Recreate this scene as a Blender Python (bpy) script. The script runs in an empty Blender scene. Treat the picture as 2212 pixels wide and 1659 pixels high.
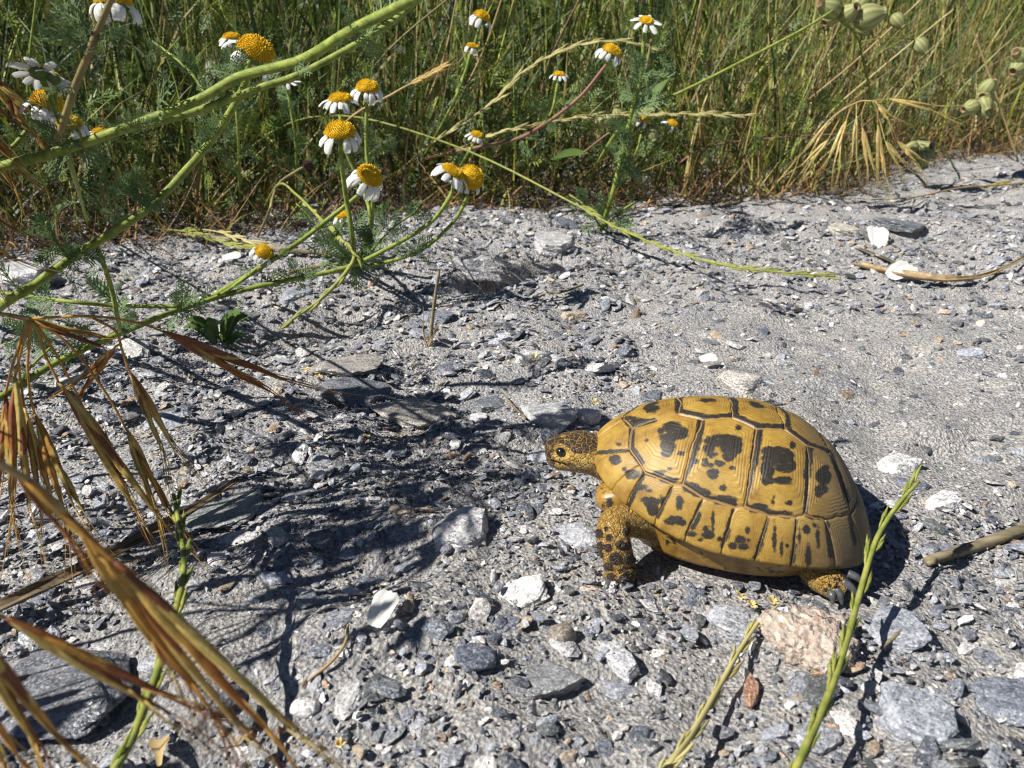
import bpy, bmesh, math, random
import numpy as np
from mathutils import Vector, Matrix

R = math.radians
rng = np.random.default_rng(7)
random.seed(7)
scene = bpy.context.scene
col = scene.collection

# ------------------------------------------------------------------ camera
CAM_H, PITCH = 0.18, R(24.0)
FPX, CX, CY = 1728.0, 1106.0, 829.5          # measured on a 2212 px wide view of the photograph
cam_d = bpy.data.cameras.new('camera')
cam = bpy.data.objects.new('camera', cam_d)
col.objects.link(cam)
cam.location = (0, 0, CAM_H)
cam.rotation_euler = (R(90) - PITCH, 0, 0)
cam_d.sensor_width = 36.0
cam_d.lens = 36.0 * FPX / 2212.0
cam_d.clip_start = 0.005
cam_d.clip_end = 500
cam_d.dof.use_dof = True
cam_d.dof.focus_distance = 0.36
cam_d.dof.aperture_fstop = 26.0
scene.camera = cam

# ------------------------------------------------------------------ sky and sun
SUN_EL, SUN_AZ = R(45), R(20)                # azimuth: from the left, turned towards the camera side
to_sun = Vector((-math.cos(SUN_EL) * math.cos(SUN_AZ), -math.cos(SUN_EL) * math.sin(SUN_AZ), math.sin(SUN_EL)))
world = bpy.data.worlds.new('World')
scene.world = world
world.use_nodes = True
wn = world.node_tree
sky = wn.nodes.new('ShaderNodeTexSky')
sky.sky_type = 'NISHITA'
sky.sun_disc = False
sky.altitude = 2000          # clear upland air: a deep, dark blue sky
sky.air_density = 0.6
sky.dust_density = 0.2
sky.sun_elevation = SUN_EL
sky.sun_rotation = math.atan2(to_sun.x, to_sun.y)
wn.links.new(sky.outputs[0], wn.nodes['Background'].inputs[0])
wn.nodes['Background'].inputs[1].default_value = 0.05
sun_d = bpy.data.lights.new('sun', 'SUN')
sun_d.energy = 5.0
sun_d.angle = R(0.5)
sun_d.color = (1.0, 0.955, 0.89)
sun = bpy.data.objects.new('sun', sun_d)
col.objects.link(sun)
sun.rotation_euler = to_sun.to_track_quat('Z', 'Y').to_euler()
sun.location = to_sun * 5
scene.view_settings.view_transform = 'Standard'
scene.view_settings.look = 'None'
scene.view_settings.gamma = 1.0
scene.view_settings.exposure = 0.72
scene.render.engine = 'CYCLES'
scene.cycles.max_bounces = 5
scene.cycles.diffuse_bounces = 2
scene.cycles.use_denoising = True
scene.cycles.filter_width = 1.2

# ------------------------------------------------------------------ helpers
def ray(X, Y):
    u = (X - CX) / FPX
    v = (CY - Y) / FPX
    return np.array([u, math.cos(PITCH) + math.sin(PITCH) * v, -math.sin(PITCH) + math.cos(PITCH) * v])
def at(X, Y, yw):
    d = ray(X, Y)
    return np.array([0, 0, CAM_H]) + d * (yw / d[1])
def project(p):
    d = np.asarray(p, float) - np.array([0, 0, CAM_H])
    z = d @ np.array([0, math.cos(PITCH), -math.sin(PITCH)])
    up = d @ np.array([0, math.sin(PITCH), math.cos(PITCH)])
    return np.stack([CX + FPX * d[..., 0] / z, CY - FPX * up / z], -1)

TAB = np.random.default_rng(3).random((256, 256))
def vnoise(x, y):
    x = np.asarray(x, float); y = np.asarray(y, float)
    xi = np.floor(x).astype(int); yi = np.floor(y).astype(int)
    fx = x - xi; fy = y - yi
    fx = fx * fx * (3 - 2 * fx); fy = fy * fy * (3 - 2 * fy)
    g = lambda a, b: TAB[a & 255, b & 255]
    return (g(xi, yi) * (1 - fx) + g(xi + 1, yi) * fx) * (1 - fy) + (g(xi, yi + 1) * (1 - fx) + g(xi + 1, yi + 1) * fx) * fy - 0.5
def fbm(x, y, o=3):
    s = 0; a = 1.0
    for i in range(o):
        s = s + a * vnoise(x * 2 ** i + 17.3 * i, y * 2 ** i + 5.1 * i); a *= 0.5
    return s
def smooth(a, b, x):
    t = np.clip((x - a) / (b - a), 0, 1)
    return t * t * (3 - 2 * t)

def flatpt(X, Y):
    d = ray(X, Y)
    return (np.array([0, 0, CAM_H]) + d * (-CAM_H / d[2]))[:2]
def seg_dist(x, y, a, b):
    ax, ay = a; bx, by = b
    t = np.clip(((x - ax) * (bx - ax) + (y - ay) * (by - ay)) / ((bx - ax) ** 2 + (by - ay) ** 2), 0, 1)
    return np.hypot(x - ax - t * (bx - ax), y - ay - t * (by - ay))
DIPS = [(flatpt(560, 730), flatpt(770, 690), 0.028, 0.014),
        (flatpt(1060, 610), flatpt(1190, 565), 0.022, 0.022),
        (flatpt(0, 1000), flatpt(200, 960), 0.03, 0.008),
        (flatpt(1940, 505), flatpt(2010, 500), 0.012, 0.008),
        (flatpt(1150, 1500), flatpt(1300, 1480), 0.012, 0.004)]
def hgt(x, y):
    x = np.asarray(x, float); y = np.asarray(y, float)
    near = np.exp(-(np.hypot(x, y) / 6.0) ** 2)
    h = 0.010 * fbm(x * 9 + 3, y * 9, 2) + 0.0095 * fbm(x * 34, y * 34 + 9, 3)
    h = h * near
    for a, b, w, d in DIPS:
        s = seg_dist(x, y, a, b)
        h = h - d * np.exp(-(s / w) ** 4)
    h = h + 0.010 * np.exp(-(seg_dist(x, y, flatpt(950, 500), flatpt(1250, 500)) / 0.07) ** 2)
    fx, fy = flatpt(1560, 1230)
    k = np.exp(-(np.hypot((x - fx - 0.005) / 0.07, (y - fy - 0.02) / 0.05)) ** 4)
    return h * (1 - 0.85 * k)
def gnd(X, Y, dz=0.0):
    z = 0.0
    d = ray(X, Y)
    for i in range(12):
        p = np.array([0, 0, CAM_H]) + d * ((z - CAM_H) / d[2])
        z = 0.5 * z + 0.5 * (float(hgt(p[0], p[1])) + dz)
    return np.array([p[0], p[1], float(hgt(p[0], p[1])) + dz])

def catmull(pts, n):
    P = np.array(pts, float)
    if len(P) == 2:
        t = np.linspace(0, 1, n)[:, None]
        return P[0] * (1 - t) + P[1] * t
    P = np.vstack([2 * P[0] - P[1], P, 2 * P[-1] - P[-2]])
    out = []
    m = len(P) - 3
    for k in np.linspace(0, m - 1e-6, n):
        i = int(k); t = k - i
        p0, p1, p2, p3 = P[i:i + 4]
        out.append(0.5 * ((2 * p1) + (-p0 + p2) * t + (2 * p0 - 5 * p1 + 4 * p2 - p3) * t * t + (-p0 + 3 * p1 - 3 * p2 + p3) * t ** 3))
    return np.array(out)

class MB:
    """collects numpy pieces of one mesh"""
    def __init__(self):
        self.v = []; self.f = []; self.n = 0; self.c = []
    def add(self, v, f, c=None):
        v = np.asarray(v, float)
        self.v.append(v)
        self.f.extend([[i + self.n for i in q] for q in f])
        self.n += len(v)
        if c is not None:
            c = np.asarray(c, float)
            self.c.append(np.broadcast_to(c, (len(v), 3)))
        return self
    def tube(self, pts, rad, sides=6, n=None, c=None, cap=True):
        P = catmull(pts, n or max(4, len(pts) * 4))
        k = len(P)
        rad = np.interp(np.linspace(0, 1, k), np.linspace(0, 1, len(np.atleast_1d(rad))), np.atleast_1d(rad))
        T = np.gradient(P, axis=0); T /= np.linalg.norm(T, axis=1)[:, None] + 1e-12
        ref = np.array([0.31, 0.17, 0.93])
        N = np.cross(T, ref); N /= np.linalg.norm(N, axis=1)[:, None] + 1e-12
        B = np.cross(T, N)
        a = np.linspace(0, 2 * np.pi, sides, endpoint=False)
        V = (P[:, None] + rad[:, None, None] * (np.cos(a)[None, :, None] * N[:, None] + np.sin(a)[None, :, None] * B[:, None])).reshape(-1, 3)
        F = []
        for i in range(k - 1):
            for j in range(sides):
                j2 = (j + 1) % sides
                F.append((i * sides + j, i * sides + j2, (i + 1) * sides + j2, (i + 1) * sides + j))
        if cap:
            F.append(tuple(range(sides - 1, -1, -1)))
            F.append(tuple((k - 1) * sides + j for j in range(sides)))
        return self.add(V, F, c)
    def strip(self, pts, w, up, n=6, fold=0.25, c=None):
        """blade: two facets with a midrib fold"""
        P = catmull(pts, n)
        k = len(P)
        w = np.interp(np.linspace(0, 1, k), np.linspace(0, 1, len(w)), w)
        T = np.gradient(P, axis=0); T /= np.linalg.norm(T, axis=1)[:, None] + 1e-12
        S = np.cross(T, np.asarray(up, float)); S /= np.linalg.norm(S, axis=1)[:, None] + 1e-12
        U = np.cross(S, T)
        V = np.stack([P - S * w[:, None], P - U * (w * fold)[:, None], P + S * w[:, None]], 1).reshape(-1, 3)
        F = []
        for i in range(k - 1):
            for j in range(2):
                F.append((i * 3 + j, i * 3 + j + 1, i * 3 + j + 4, i * 3 + j + 3))
        return self.add(V, F, c)
    def mesh(self, name, smoothed=True, off=None):
        me = bpy.data.meshes.new(name)
        V = np.vstack(self.v)
        if off is not None:
            V = V - np.asarray(off)
        me.from_pydata(V.tolist(), [], [tuple(map(int, q)) for q in self.f])
        if self.c:
            a = me.attributes.new('tint', 'FLOAT_COLOR', 'POINT')
            C = np.vstack(self.c)
            a.data.foreach_set('color', np.hstack([C, np.ones((len(C), 1))]).astype(np.float32).ravel())
        if smoothed:
            me.polygons.foreach_set('use_smooth', np.ones(len(me.polygons), bool))
        me.update()
        return me

def fast_mesh(name, V, F, attrs=(), smoothed=False):
    """V (n,3), F (m,3) triangles as arrays"""
    me = bpy.data.meshes.new(name)
    V = np.ascontiguousarray(V, np.float32); F = np.ascontiguousarray(F, np.int32)
    m, k = F.shape
    me.vertices.add(len(V)); me.vertices.foreach_set('co', V.ravel())
    me.loops.add(m * k); me.loops.foreach_set('vertex_index', F.ravel())
    me.polygons.add(m)
    me.polygons.foreach_set('loop_start', np.arange(0, m * k, k, dtype=np.int32))
    me.polygons.foreach_set('loop_total', np.full(m, k, np.int32))
    me.polygons.foreach_set('use_smooth', np.full(m, smoothed, bool))
    for nm, ty, arr in attrs:
        a = me.attributes.new(nm, ty, 'POINT')
        key = {'FLOAT': 'value', 'FLOAT_VECTOR': 'vector', 'FLOAT_COLOR': 'color'}[ty]
        a.data.foreach_set(key, np.ascontiguousarray(arr, np.float32).ravel())
    me.update(calc_edges=True)
    return me

def obj(name, me, mat, parent=None):
    o = bpy.data.objects.new(name, me)
    col.objects.link(o)
    if mat is not None and me is not None and not me.materials:
        me.materials.append(mat)
    if parent is not None:
        o.parent = parent
    return o
def tag(o, label=None, cat=None, group=None, kind=None):
    if label: o['label'] = label
    if cat: o['category'] = cat
    if group: o['group'] = group
    if kind: o['kind'] = kind
    return o
def thing(name, label, cat, loc, group=None):
    o = bpy.data.objects.new(name, None)
    o.empty_display_size = 0.01
    col.objects.link(o)
    o.location = [float(c) for c in loc]
    return tag(o, label, cat, group)

# ------------------------------------------------------------------ materials
def new_mat(name):
    m = bpy.data.materials.new(name)
    m.use_nodes = True
    nt = m.node_tree
    b = nt.nodes['Principled BSDF']
    return m, nt, b
class NT:
    def __init__(self, nt):
        self.nt = nt
    def node(self, t, **kw):
        n = self.nt.nodes.new('ShaderNode' + t)
        for k, v in kw.items():
            setattr(n, k, v)
        return n
    def put(self, sock, v):
        if hasattr(v, 'is_output') or isinstance(v, bpy.types.NodeSocket):
            self.nt.links.new(v, sock)
        elif isinstance(v, (tuple, list)) and len(v) == 3 and sock.type == 'RGBA':
            sock.default_value = (*v, 1)
        else:
            sock.default_value = v
    def noise(self, vec, scale, detail=4, rough=0.6, dist=0.0):
        n = self.node('TexNoise')
        if vec is not None: self.put(n.inputs['Vector'], vec)
        n.inputs['Scale'].default_value = scale; n.inputs['Detail'].default_value = detail
        n.inputs['Roughness'].default_value = rough; n.inputs['Distortion'].default_value = dist
        return n.outputs[0]
    def vor(self, vec, scale, feature='F1', out=0):
        n = self.node('TexVoronoi', feature=feature)
        if vec is not None: self.put(n.inputs['Vector'], vec)
        n.inputs['Scale'].default_value = scale
        return n.outputs[out]
    def ramp(self, fac, stops):
        n = self.node('ValToRGB')
        e = n.color_ramp.elements
        while len(e) < len(stops): e.new(0.5)
        for i, (p, c) in enumerate(stops):
            e[i].position = p
            e[i].color = (*c, 1) if len(c) == 3 else c
        self.put(n.inputs[0], fac)
        return n.outputs[0]
    def mix(self, fac, a, b, mode='MIX'):
        n = self.node('Mix', data_type='RGBA', blend_type=mode)
        self.put(n.inputs[0], fac); self.put(n.inputs[6], a); self.put(n.inputs[7], b)
        return n.outputs[2]
    def math(self, op, a, b=0.0, c=None):
        n = self.node('Math', operation=op)
        self.put(n.inputs[0], a); self.put(n.inputs[1], b)
        if c is not None: self.put(n.inputs[2], c)
        return n.outputs[0]
    def attr(self, name, out=2):
        n = self.node('Attribute', attribute_name=name)
        return n.outputs[{'color': 0, 'vector': 1, 'fac': 2}[out] if isinstance(out, str) else out]
    def mapping(self, vec, scale):
        n = self.node('Mapping')
        self.put(n.inputs[0], vec); n.inputs[3].default_value = scale
        return n.outputs[0]
    def bump(self, h, strength, dist, normal=None):
        n = self.node('Bump')
        n.inputs['Strength'].default_value = strength; n.inputs['Distance'].default_value = dist
        self.put(n.inputs['Height'], h)
        if normal is not None: self.put(n.inputs['Normal'], normal)
        return n.outputs[0]
    def smoothstep(self, x, a, b):
        n = self.node('MapRange', interpolation_type='SMOOTHSTEP')
        self.put(n.inputs[0], x); n.inputs[1].default_value = a; n.inputs[2].default_value = b
        return n.outputs[0]

def stone_material(name, per_object):
    m, nt, b = new_mat(name)
    N = NT(nt)
    if per_object:
        oi = N.node('ObjectInfo')
        tint = oi.outputs['Color']
        tc = N.node('TexCoord').outputs['Object']
        ad = N.node('VectorMath', operation='ADD')
        N.put(ad.inputs[0], tc)
        cmb = N.node('CombineXYZ')
        N.put(cmb.inputs[0], N.math('MULTIPLY', oi.outputs['Random'], 37.0)); N.put(cmb.inputs[1], N.math('MULTIPLY', oi.outputs['Random'], 11.0))
        N.put(ad.inputs[1], cmb.outputs[0])
        vec = ad.outputs[0]
    else:
        tint = N.attr('tint', 'color')
        vec = N.attr('loc', 'vector')
    geo = N.node('NewGeometry').outputs['Position']
    lay = N.noise(N.mapping(vec, (2.2, 2.2, 13.0)), 1.2, 5, 0.65, 0.6)
    str_ = N.noise(N.mapping(vec, (1.2, 8.0, 3.0)), 1.3, 4, 0.6, 0.4)
    c = N.mix(1.0, tint, N.ramp(lay, [(0.3, (0.55, 0.56, 0.6)), (0.5, (1, 1, 1)), (0.72, (1.5, 1.45, 1.38))]), 'MULTIPLY')
    c = N.mix(0.6, c, N.ramp(str_, [(0.35, (0.6, 0.6, 0.62)), (0.65, (1.35, 1.33, 1.3))]), 'MULTIPLY')
    # pale mineral dust and rust
    fine = N.noise(geo, 900, 3, 0.7)
    c = N.mix(N.smoothstep(fine, 0.58, 0.72), c, (0.50, 0.47, 0.43))
    rust = N.noise(geo, 130, 3, 0.6)
    c = N.mix(N.math('MULTIPLY', N.smoothstep(rust, 0.63, 0.75), 0.5), c, (0.26, 0.15, 0.08))
    N.put(b.inputs['Base Color'], c)
    # mica glitter: random facet normals
    cell = N.vor(geo, 1500, 'F1', 1)
    vm = N.node('VectorMath', operation='SUBTRACT'); N.put(vm.inputs[0], cell); vm.inputs[1].default_value = (0.5, 0.5, 0.5)
    sc_ = N.node('VectorMath', operation='SCALE'); N.put(sc_.inputs[0], vm.outputs[0]); sc_.inputs['Scale'].default_value = 0.75
    bn = N.bump(N.noise(geo, 600, 4, 0.7), 0.5, 0.0006, N.bump(lay, 0.5, 0.0007))
    ad2 = N.node('VectorMath', operation='ADD'); N.put(ad2.inputs[0], bn); N.put(ad2.inputs[1], sc_.outputs[0])
    nm = N.node('VectorMath', operation='NORMALIZE'); N.put(nm.inputs[0], ad2.outputs[0])
    N.put(b.inputs['Normal'], nm.outputs[0])
    sp = N.vor(geo, 1500, 'F1', 1)
    sep = N.node('SeparateColor'); N.put(sep.inputs[0], sp)
    N.put(b.inputs['Roughness'], N.math('ADD', N.math('MULTIPLY', N.smoothstep(sep.outputs[1], 0.45, 0.2), 0.25), 0.36))
    b.inputs['Specular IOR Level'].default_value = 0.8
    return m

def ground_material():
    m, nt, b = new_mat('grit')
    N = NT(nt)
    p = N.node('NewGeometry').outputs['Position']
    n1 = N.noise(p, 420, 6, 0.75)
    n2 = N.noise(p, 28, 4, 0.6)
    cell = N.vor(p, 900, 'F1', 1)
    sep = N.node('SeparateColor'); N.put(sep.inputs[0], cell)
    c = N.ramp(n1, [(0.3, (0.15, 0.155, 0.165)), (0.48, (0.37, 0.365, 0.355)), (0.62, (0.52, 0.505, 0.48)), (0.8, (0.66, 0.65, 0.61))])
    c = N.mix(0.55, c, N.ramp(sep.outputs[0], [(0.0, (0.10, 0.105, 0.12)), (0.3, (0.29, 0.29, 0.295)), (0.7, (0.52, 0.505, 0.48)), (0.93, (0.74, 0.72, 0.69)), (1.0, (0.5, 0.38, 0.26))]))
    c = N.mix(0.7, c, N.ramp(n2, [(0.32, (0.72, 0.73, 0.78)), (0.7, (1.15, 1.12, 1.06))]), 'MULTIPLY')
    N.put(b.inputs['Base Color'], c)
    b.inputs['Roughness'].default_value = 0.85
    h = N.math('ADD', N.math('MULTIPLY', N.vor(p, 700), 0.7), N.math('MULTIPLY', n1, 1.0))
    N.put(b.inputs['Normal'], N.bump(h, 1.0, 0.0024))
    return m

def plant_material(name, c1, c2, scale=60, rough=0.55, trans=0.25, stretch=(1, 1, 1), tint=False, streak=None, spec=0.35):
    m, nt, b = new_mat(name)
    N = NT(nt)
    tc = N.node('TexCoord').outputs['Object']
    n = N.noise(N.mapping(tc, stretch), scale, 4, 0.6)
    c = N.ramp(n, [(0.32, c1), (0.68, c2)])
    if tint:
        c = N.mix(1.0, c, N.attr('tint', 'color'), 'MULTIPLY')
    oi = N.node('ObjectInfo')
    c = N.mix(N.math('MULTIPLY', oi.outputs['Random'], 0.35), c, N.mix(1.0, c, (0.75, 0.8, 0.7), 'MULTIPLY'))
    N.put(b.inputs['Base Color'], c)
    b.inputs['Roughness'].default_value = rough
    b.inputs['Specular IOR Level'].default_value = spec
    N.put(b.inputs['Normal'], N.bump(n, 0.3, 0.0005))
    if trans:
        t = N.node('BsdfTranslucent'); N.put(t.inputs[0], c)
        mx = N.node('MixShader'); mx.inputs[0].default_value = trans
        nt.links.new(b.outputs[0], mx.inputs[1]); nt.links.new(t.outputs[0], mx.inputs[2])
        nt.links.new(mx.outputs[0], nt.nodes['Material Output'].inputs[0])
    return m

M = {}
M['stone'] = stone_material('slate_stone', True)
M['chips'] = stone_material('slate_chips', False)
M['ground'] = ground_material()
M['petal'] = plant_material('white_petal', (0.80, 0.80, 0.77), (0.86, 0.86, 0.84), 300, 0.6, 0.3)
M['disc'] = plant_material('yellow_florets', (0.84, 0.50, 0.010), (0.92, 0.66, 0.03), 900, 0.6, 0.15)
M['stem'] = plant_material('green_stem', (0.13, 0.18, 0.03), (0.32, 0.37, 0.075), 260, 0.6, 0.08, spec=0.25)
M['stem_brown'] = plant_material('brown_green_stem', (0.17, 0.12, 0.06), (0.25, 0.22, 0.08), 60, 0.6, 0.05)
M['stem_purple'] = plant_material('purplish_stem', (0.20, 0.08, 0.07), (0.26, 0.17, 0.09), 40, 0.6, 0.05)
M['feather'] = plant_material('feathery_leaf', (0.10, 0.17, 0.06), (0.19, 0.27, 0.11), 120, 0.6, 0.3)
M['mass'] = plant_material('foliage_mass', (0.42, 0.42, 0.40), (0.95, 0.95, 0.9), 30, 0.5, 0.12, tint=True, spec=0.4)
M['calyx'] = plant_material('calyx_green', (0.09, 0.14, 0.04), (0.16, 0.21, 0.07), 300, 0.6, 0.1)
M['spike'] = plant_material('ryegrass_spike', (0.17, 0.21, 0.035), (0.36, 0.36, 0.09), 220, 0.55, 0.15)
M['spike_dry'] = plant_material('pale_dry_spike', (0.46, 0.40, 0.15), (0.58, 0.52, 0.25), 70, 0.55, 0.2)
M['straw'] = plant_material('dry_straw', (0.38, 0.24, 0.10), (0.52, 0.40, 0.20), 60, 0.6, 0.12)
M['brome'] = plant_material('rusty_brome', (0.75, 0.7, 0.65), (1.15, 1.15, 1.1), 400, 0.45, 0.3, tint=True)
M['brome_pale'] = plant_material('golden_brome', (0.8, 0.78, 0.75), (1.15, 1.15, 1.1), 300, 0.5, 0.25, tint=True)
M['pod'] = plant_material('pale_calyx', (0.85, 0.85, 0.8), (1.1, 1.1, 1.1), 160, 0.5, 0.35, tint=True)
M['leaf'] = plant_material('rosette_leaf', (0.07, 0.13, 0.03), (0.13, 0.20, 0.05), 80, 0.4, 0.2)
M['deadleaf'] = plant_material('dead_leaf', (0.09, 0.07, 0.04), (0.27, 0.20, 0.11), 260, 0.7, 0.05, (0.25, 1, 1))
M['oldblade'] = plant_material('ridged_dead_blade', (0.6, 0.6, 0.6), (1.2, 1.15, 1.1), 200, 0.75, 0.05, tint=True)
M['wood'] = plant_material('weathered_wood', (0.10, 0.08, 0.05), (0.34, 0.28, 0.17), 300, 0.8, 0.0, (0.12, 1, 1))
M['deadhead'] = plant_material('dead_head', (0.05, 0.03, 0.02), (0.12, 0.07, 0.04), 500, 0.8, 0.0)
M['rock_pink'] = None

# ------------------------------------------------------------------ ground
xs = np.concatenate([-np.geomspace(200, 0.62, 26), np.linspace(-0.6, 0.75, 271), np.geomspace(0.78, 200, 26)])
ys = np.concatenate([-np.geomspace(200, 0.05, 20), np.linspace(0.0, 1.55, 311), np.geomspace(1.6, 200, 26)])
GX, GY = np.meshgrid(xs, ys, indexing='xy')
GZ = hgt(GX, GY)
nx, ny = len(xs), len(ys)
idx = np.arange(nx * ny).reshape(ny, nx)
quads = np.stack([idx[:-1, :-1], idx[:-1, 1:], idx[1:, 1:], idx[1:, :-1]], -1).reshape(-1, 4)
ground = obj('ground', fast_mesh('ground', np.stack([GX, GY, GZ], -1).reshape(-1, 3), quads, smoothed=True), M['ground'])
tag(ground, kind='structure')

# ------------------------------------------------------------------ stones
def ico(sub):
    bm = bmesh.new()
    bmesh.ops.create_icosphere(bm, subdivisions=sub, radius=1.0)
    v = np.array([x.co[:] for x in bm.verts]); f = np.array([[q.index for q in t.verts] for t in bm.faces])
    bm.free()
    return v / np.linalg.norm(v, axis=1)[:, None], f
ICO = {i: ico(i) for i in (1, 2, 3, 4, 5)}
def rock_shape(sub, dims, nplanes, seed, rough=0.02, slab=True):
    """angular stone: a ball cut by random planes"""
    g = np.random.default_rng(seed)
    d, f = ICO[sub]
    n = []
    hh = []
    for i in range(nplanes):
        a = 2 * np.pi * (i + g.uniform(-0.35, 0.35)) / nplanes
        t = g.uniform(-0.35, 0.45)
        n.append((math.cos(a) * math.cos(t), math.sin(a) * math.cos(t), math.sin(t))); hh.append(g.uniform(0.72, 1.0))
    if slab:
        for s in (1, -1):
            for k in range(2):
                v = np.array([g.normal(0, 0.12), g.normal(0, 0.12), s]); v /= np.linalg.norm(v)
                n.append(tuple(v)); hh.append(g.uniform(0.75, 1.0))
    n = np.array(n); hh = np.array(hh)
    dot = d @ n.T
    r = np.min(np.where(dot > 0.02, hh / np.maximum(dot, 0.02), 9), axis=1)
    r = np.minimum(r, 1.45)
    v = d * r[:, None]
    if rough:
        q = v * 3 + g.uniform(0, 50, 3)
        v = v * (1 + rough * (fbm(q[:, 0] + q[:, 2], q[:, 1] - q[:, 2], 3))[:, None] * 2)
    return v * np.asarray(dims), f

def density(x, y):
    """1 = loose heaped slate, 0 = dusty packed grit"""
    q = project(np.stack([x, y, np.zeros_like(x)], -1))
    base = 1 - smooth(1150, 1500, q[:, 0]) * smooth(1250, 900, q[:, 1])
    return np.clip(base + 0.1 + 1.5 * fbm(x * 16, y * 16 + 3, 3), 0.30 + 0.40 * smooth(0.40, 0.65, y), 1)

TINTS = {'dark': [(0.085, 0.095, 0.12), (0.12, 0.135, 0.165), (0.10, 0.11, 0.115), (0.17, 0.18, 0.21)],
         'pale': [(0.30, 0.315, 0.345), (0.39, 0.39, 0.395), (0.25, 0.27, 0.31), (0.46, 0.455, 0.44)],
         'tan': [(0.34, 0.27, 0.19), (0.27, 0.19, 0.13), (0.40, 0.33, 0.25)],
         'white': [(0.66, 0.655, 0.65), (0.58, 0.56, 0.54)]}

def in_view(x, y, margin=0.25):
    q = project(np.stack([x, y, np.zeros_like(x)], -1))
    return (q[:, 0] > -2212 * margin) & (q[:, 0] < 2212 * (1 + margin)) & (q[:, 1] < 1659 * (1 + margin)) & (y > 0.06)

# tortoise footprint: keep stones from poking through it
TX, TY = 0.0812, 0.2603
def under_tortoise(x, y, s=1.0):
    return np.hypot((x - TX) / (0.050 * s), (y - TY) / (0.036 * s)) < 1

CHIP = []
for k in range(28):
    v, f = rock_shape(1, (1, rng.uniform(0.42, 0.85), rng.uniform(0.13, 0.40)), 7, 500 + k, 0.0)
    CHIP.append((v, f))
CHIP2 = []
for k in range(28):
    v, f = rock_shape(2, (1, rng.uniform(0.42, 0.8), rng.uniform(0.10, 0.28)), 8, 700 + k, 0.05)
    CHIP2.append((v, f))

def scatter(n, yr, size, protos, power=2.0, keep=None, lift=0.25, tilt=0.3):
    """returns V,F,loc,tint for n chips"""
    u = rng.random(n)
    y = np.sqrt(yr[0] ** 2 + u * (yr[1] ** 2 - yr[0] ** 2))
    x = (rng.random(n) * 2 - 1) * (y * 0.86 + 0.05)
    ok = in_view(x, y)
    d = density(x, y)
    ok &= rng.random(n) < d
    ok &= ~under_tortoise(x, y, 0.85)
    ok &= np.hypot(x - 0.113, y - 0.219) > 0.010
    if keep is not None: ok &= keep(x, y)
    x, y, d = x[ok], y[ok], d[ok]
    n = len(x)
    s = size[0] * (size[1] / size[0]) ** (rng.random(n) ** power) * 0.5
    z = hgt(x, y)
    e = 0.004
    nx_ = -(hgt(x + e, y) - hgt(x - e, y)) / (2 * e); ny_ = -(hgt(x, y + e) - hgt(x, y - e)) / (2 * e)
    rz = rng.normal(0.15, 1.1, n)
    tx = rng.normal(0, tilt, n) - ny_; ty = rng.normal(0, tilt, n) + nx_
    cz, sz = np.cos(rz), np.sin(rz); cx, sx = np.cos(tx), np.sin(tx); cy, sy = np.cos(ty), np.sin(ty)
    o = np.zeros(n); i1 = np.ones(n)
    Rz = np.stack([np.stack([cz, -sz, o], -1), np.stack([sz, cz, o], -1), np.stack([o, o, i1], -1)], -2)
    Rx = np.stack([np.stack([i1, o, o], -1), np.stack([o, cx, -sx], -1), np.stack([o, sx, cx], -1)], -2)
    Ry = np.stack([np.stack([cy, o, sy], -1), np.stack([o, i1, o], -1), np.stack([-sy, o, cy], -1)], -2)
    Rm = Rx @ Ry @ Rz
    kind = rng.random(n)
    allt = [(TINTS['dark'], 0.40), (TINTS['pale'], 0.90), (TINTS['tan'], 0.965), (TINTS['white'], 1.01)]
    tint = np.zeros((n, 3))
    lo = 0.0
    for tl, hi in allt:
        m_ = (kind >= lo) & (kind < hi); lo = hi
        tl = np.array(tl)
        tint[m_] = tl[rng.integers(0, len(tl), m_.sum())]
    tint *= rng.uniform(0.6, 1.35, n)[:, None]
    pr = rng.integers(0, len(protos), n)
    up_ = rng.normal(0, 0.0016, n) * np.maximum(d - 0.35, 0) - 0.25 * s * (d < 0.5)
    Vs, Fs, Ls, Ts = [], [], [], []
    base = 0
    for k, (pv, pf) in enumerate(protos):
        w = np.where(pr == k)[0]
        if not len(w): continue
        V = np.einsum('nij,vj->nvi', Rm[w], pv) * s[w][:, None, None]
        V = V + np.stack([x[w], y[w], z[w] + s[w] * lift + up_[w]], -1)[:, None]
        L = pv[None] * 0.8 + rng.uniform(-40, 40, (len(w), 1, 3))
        F = pf[None] + (np.arange(len(w)) * len(pv))[:, None, None] + base
        base += len(w) * len(pv)
        Vs.append(V.reshape(-1, 3)); Fs.append(F.reshape(-1, 3)); Ls.append(np.broadcast_to(L, V.shape).reshape(-1, 3))
        Ts.append(np.repeat(tint[w], len(pv), 0))
    return np.vstack(Vs), np.vstack(Fs), np.vstack(Ls), np.vstack(Ts)

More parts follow.
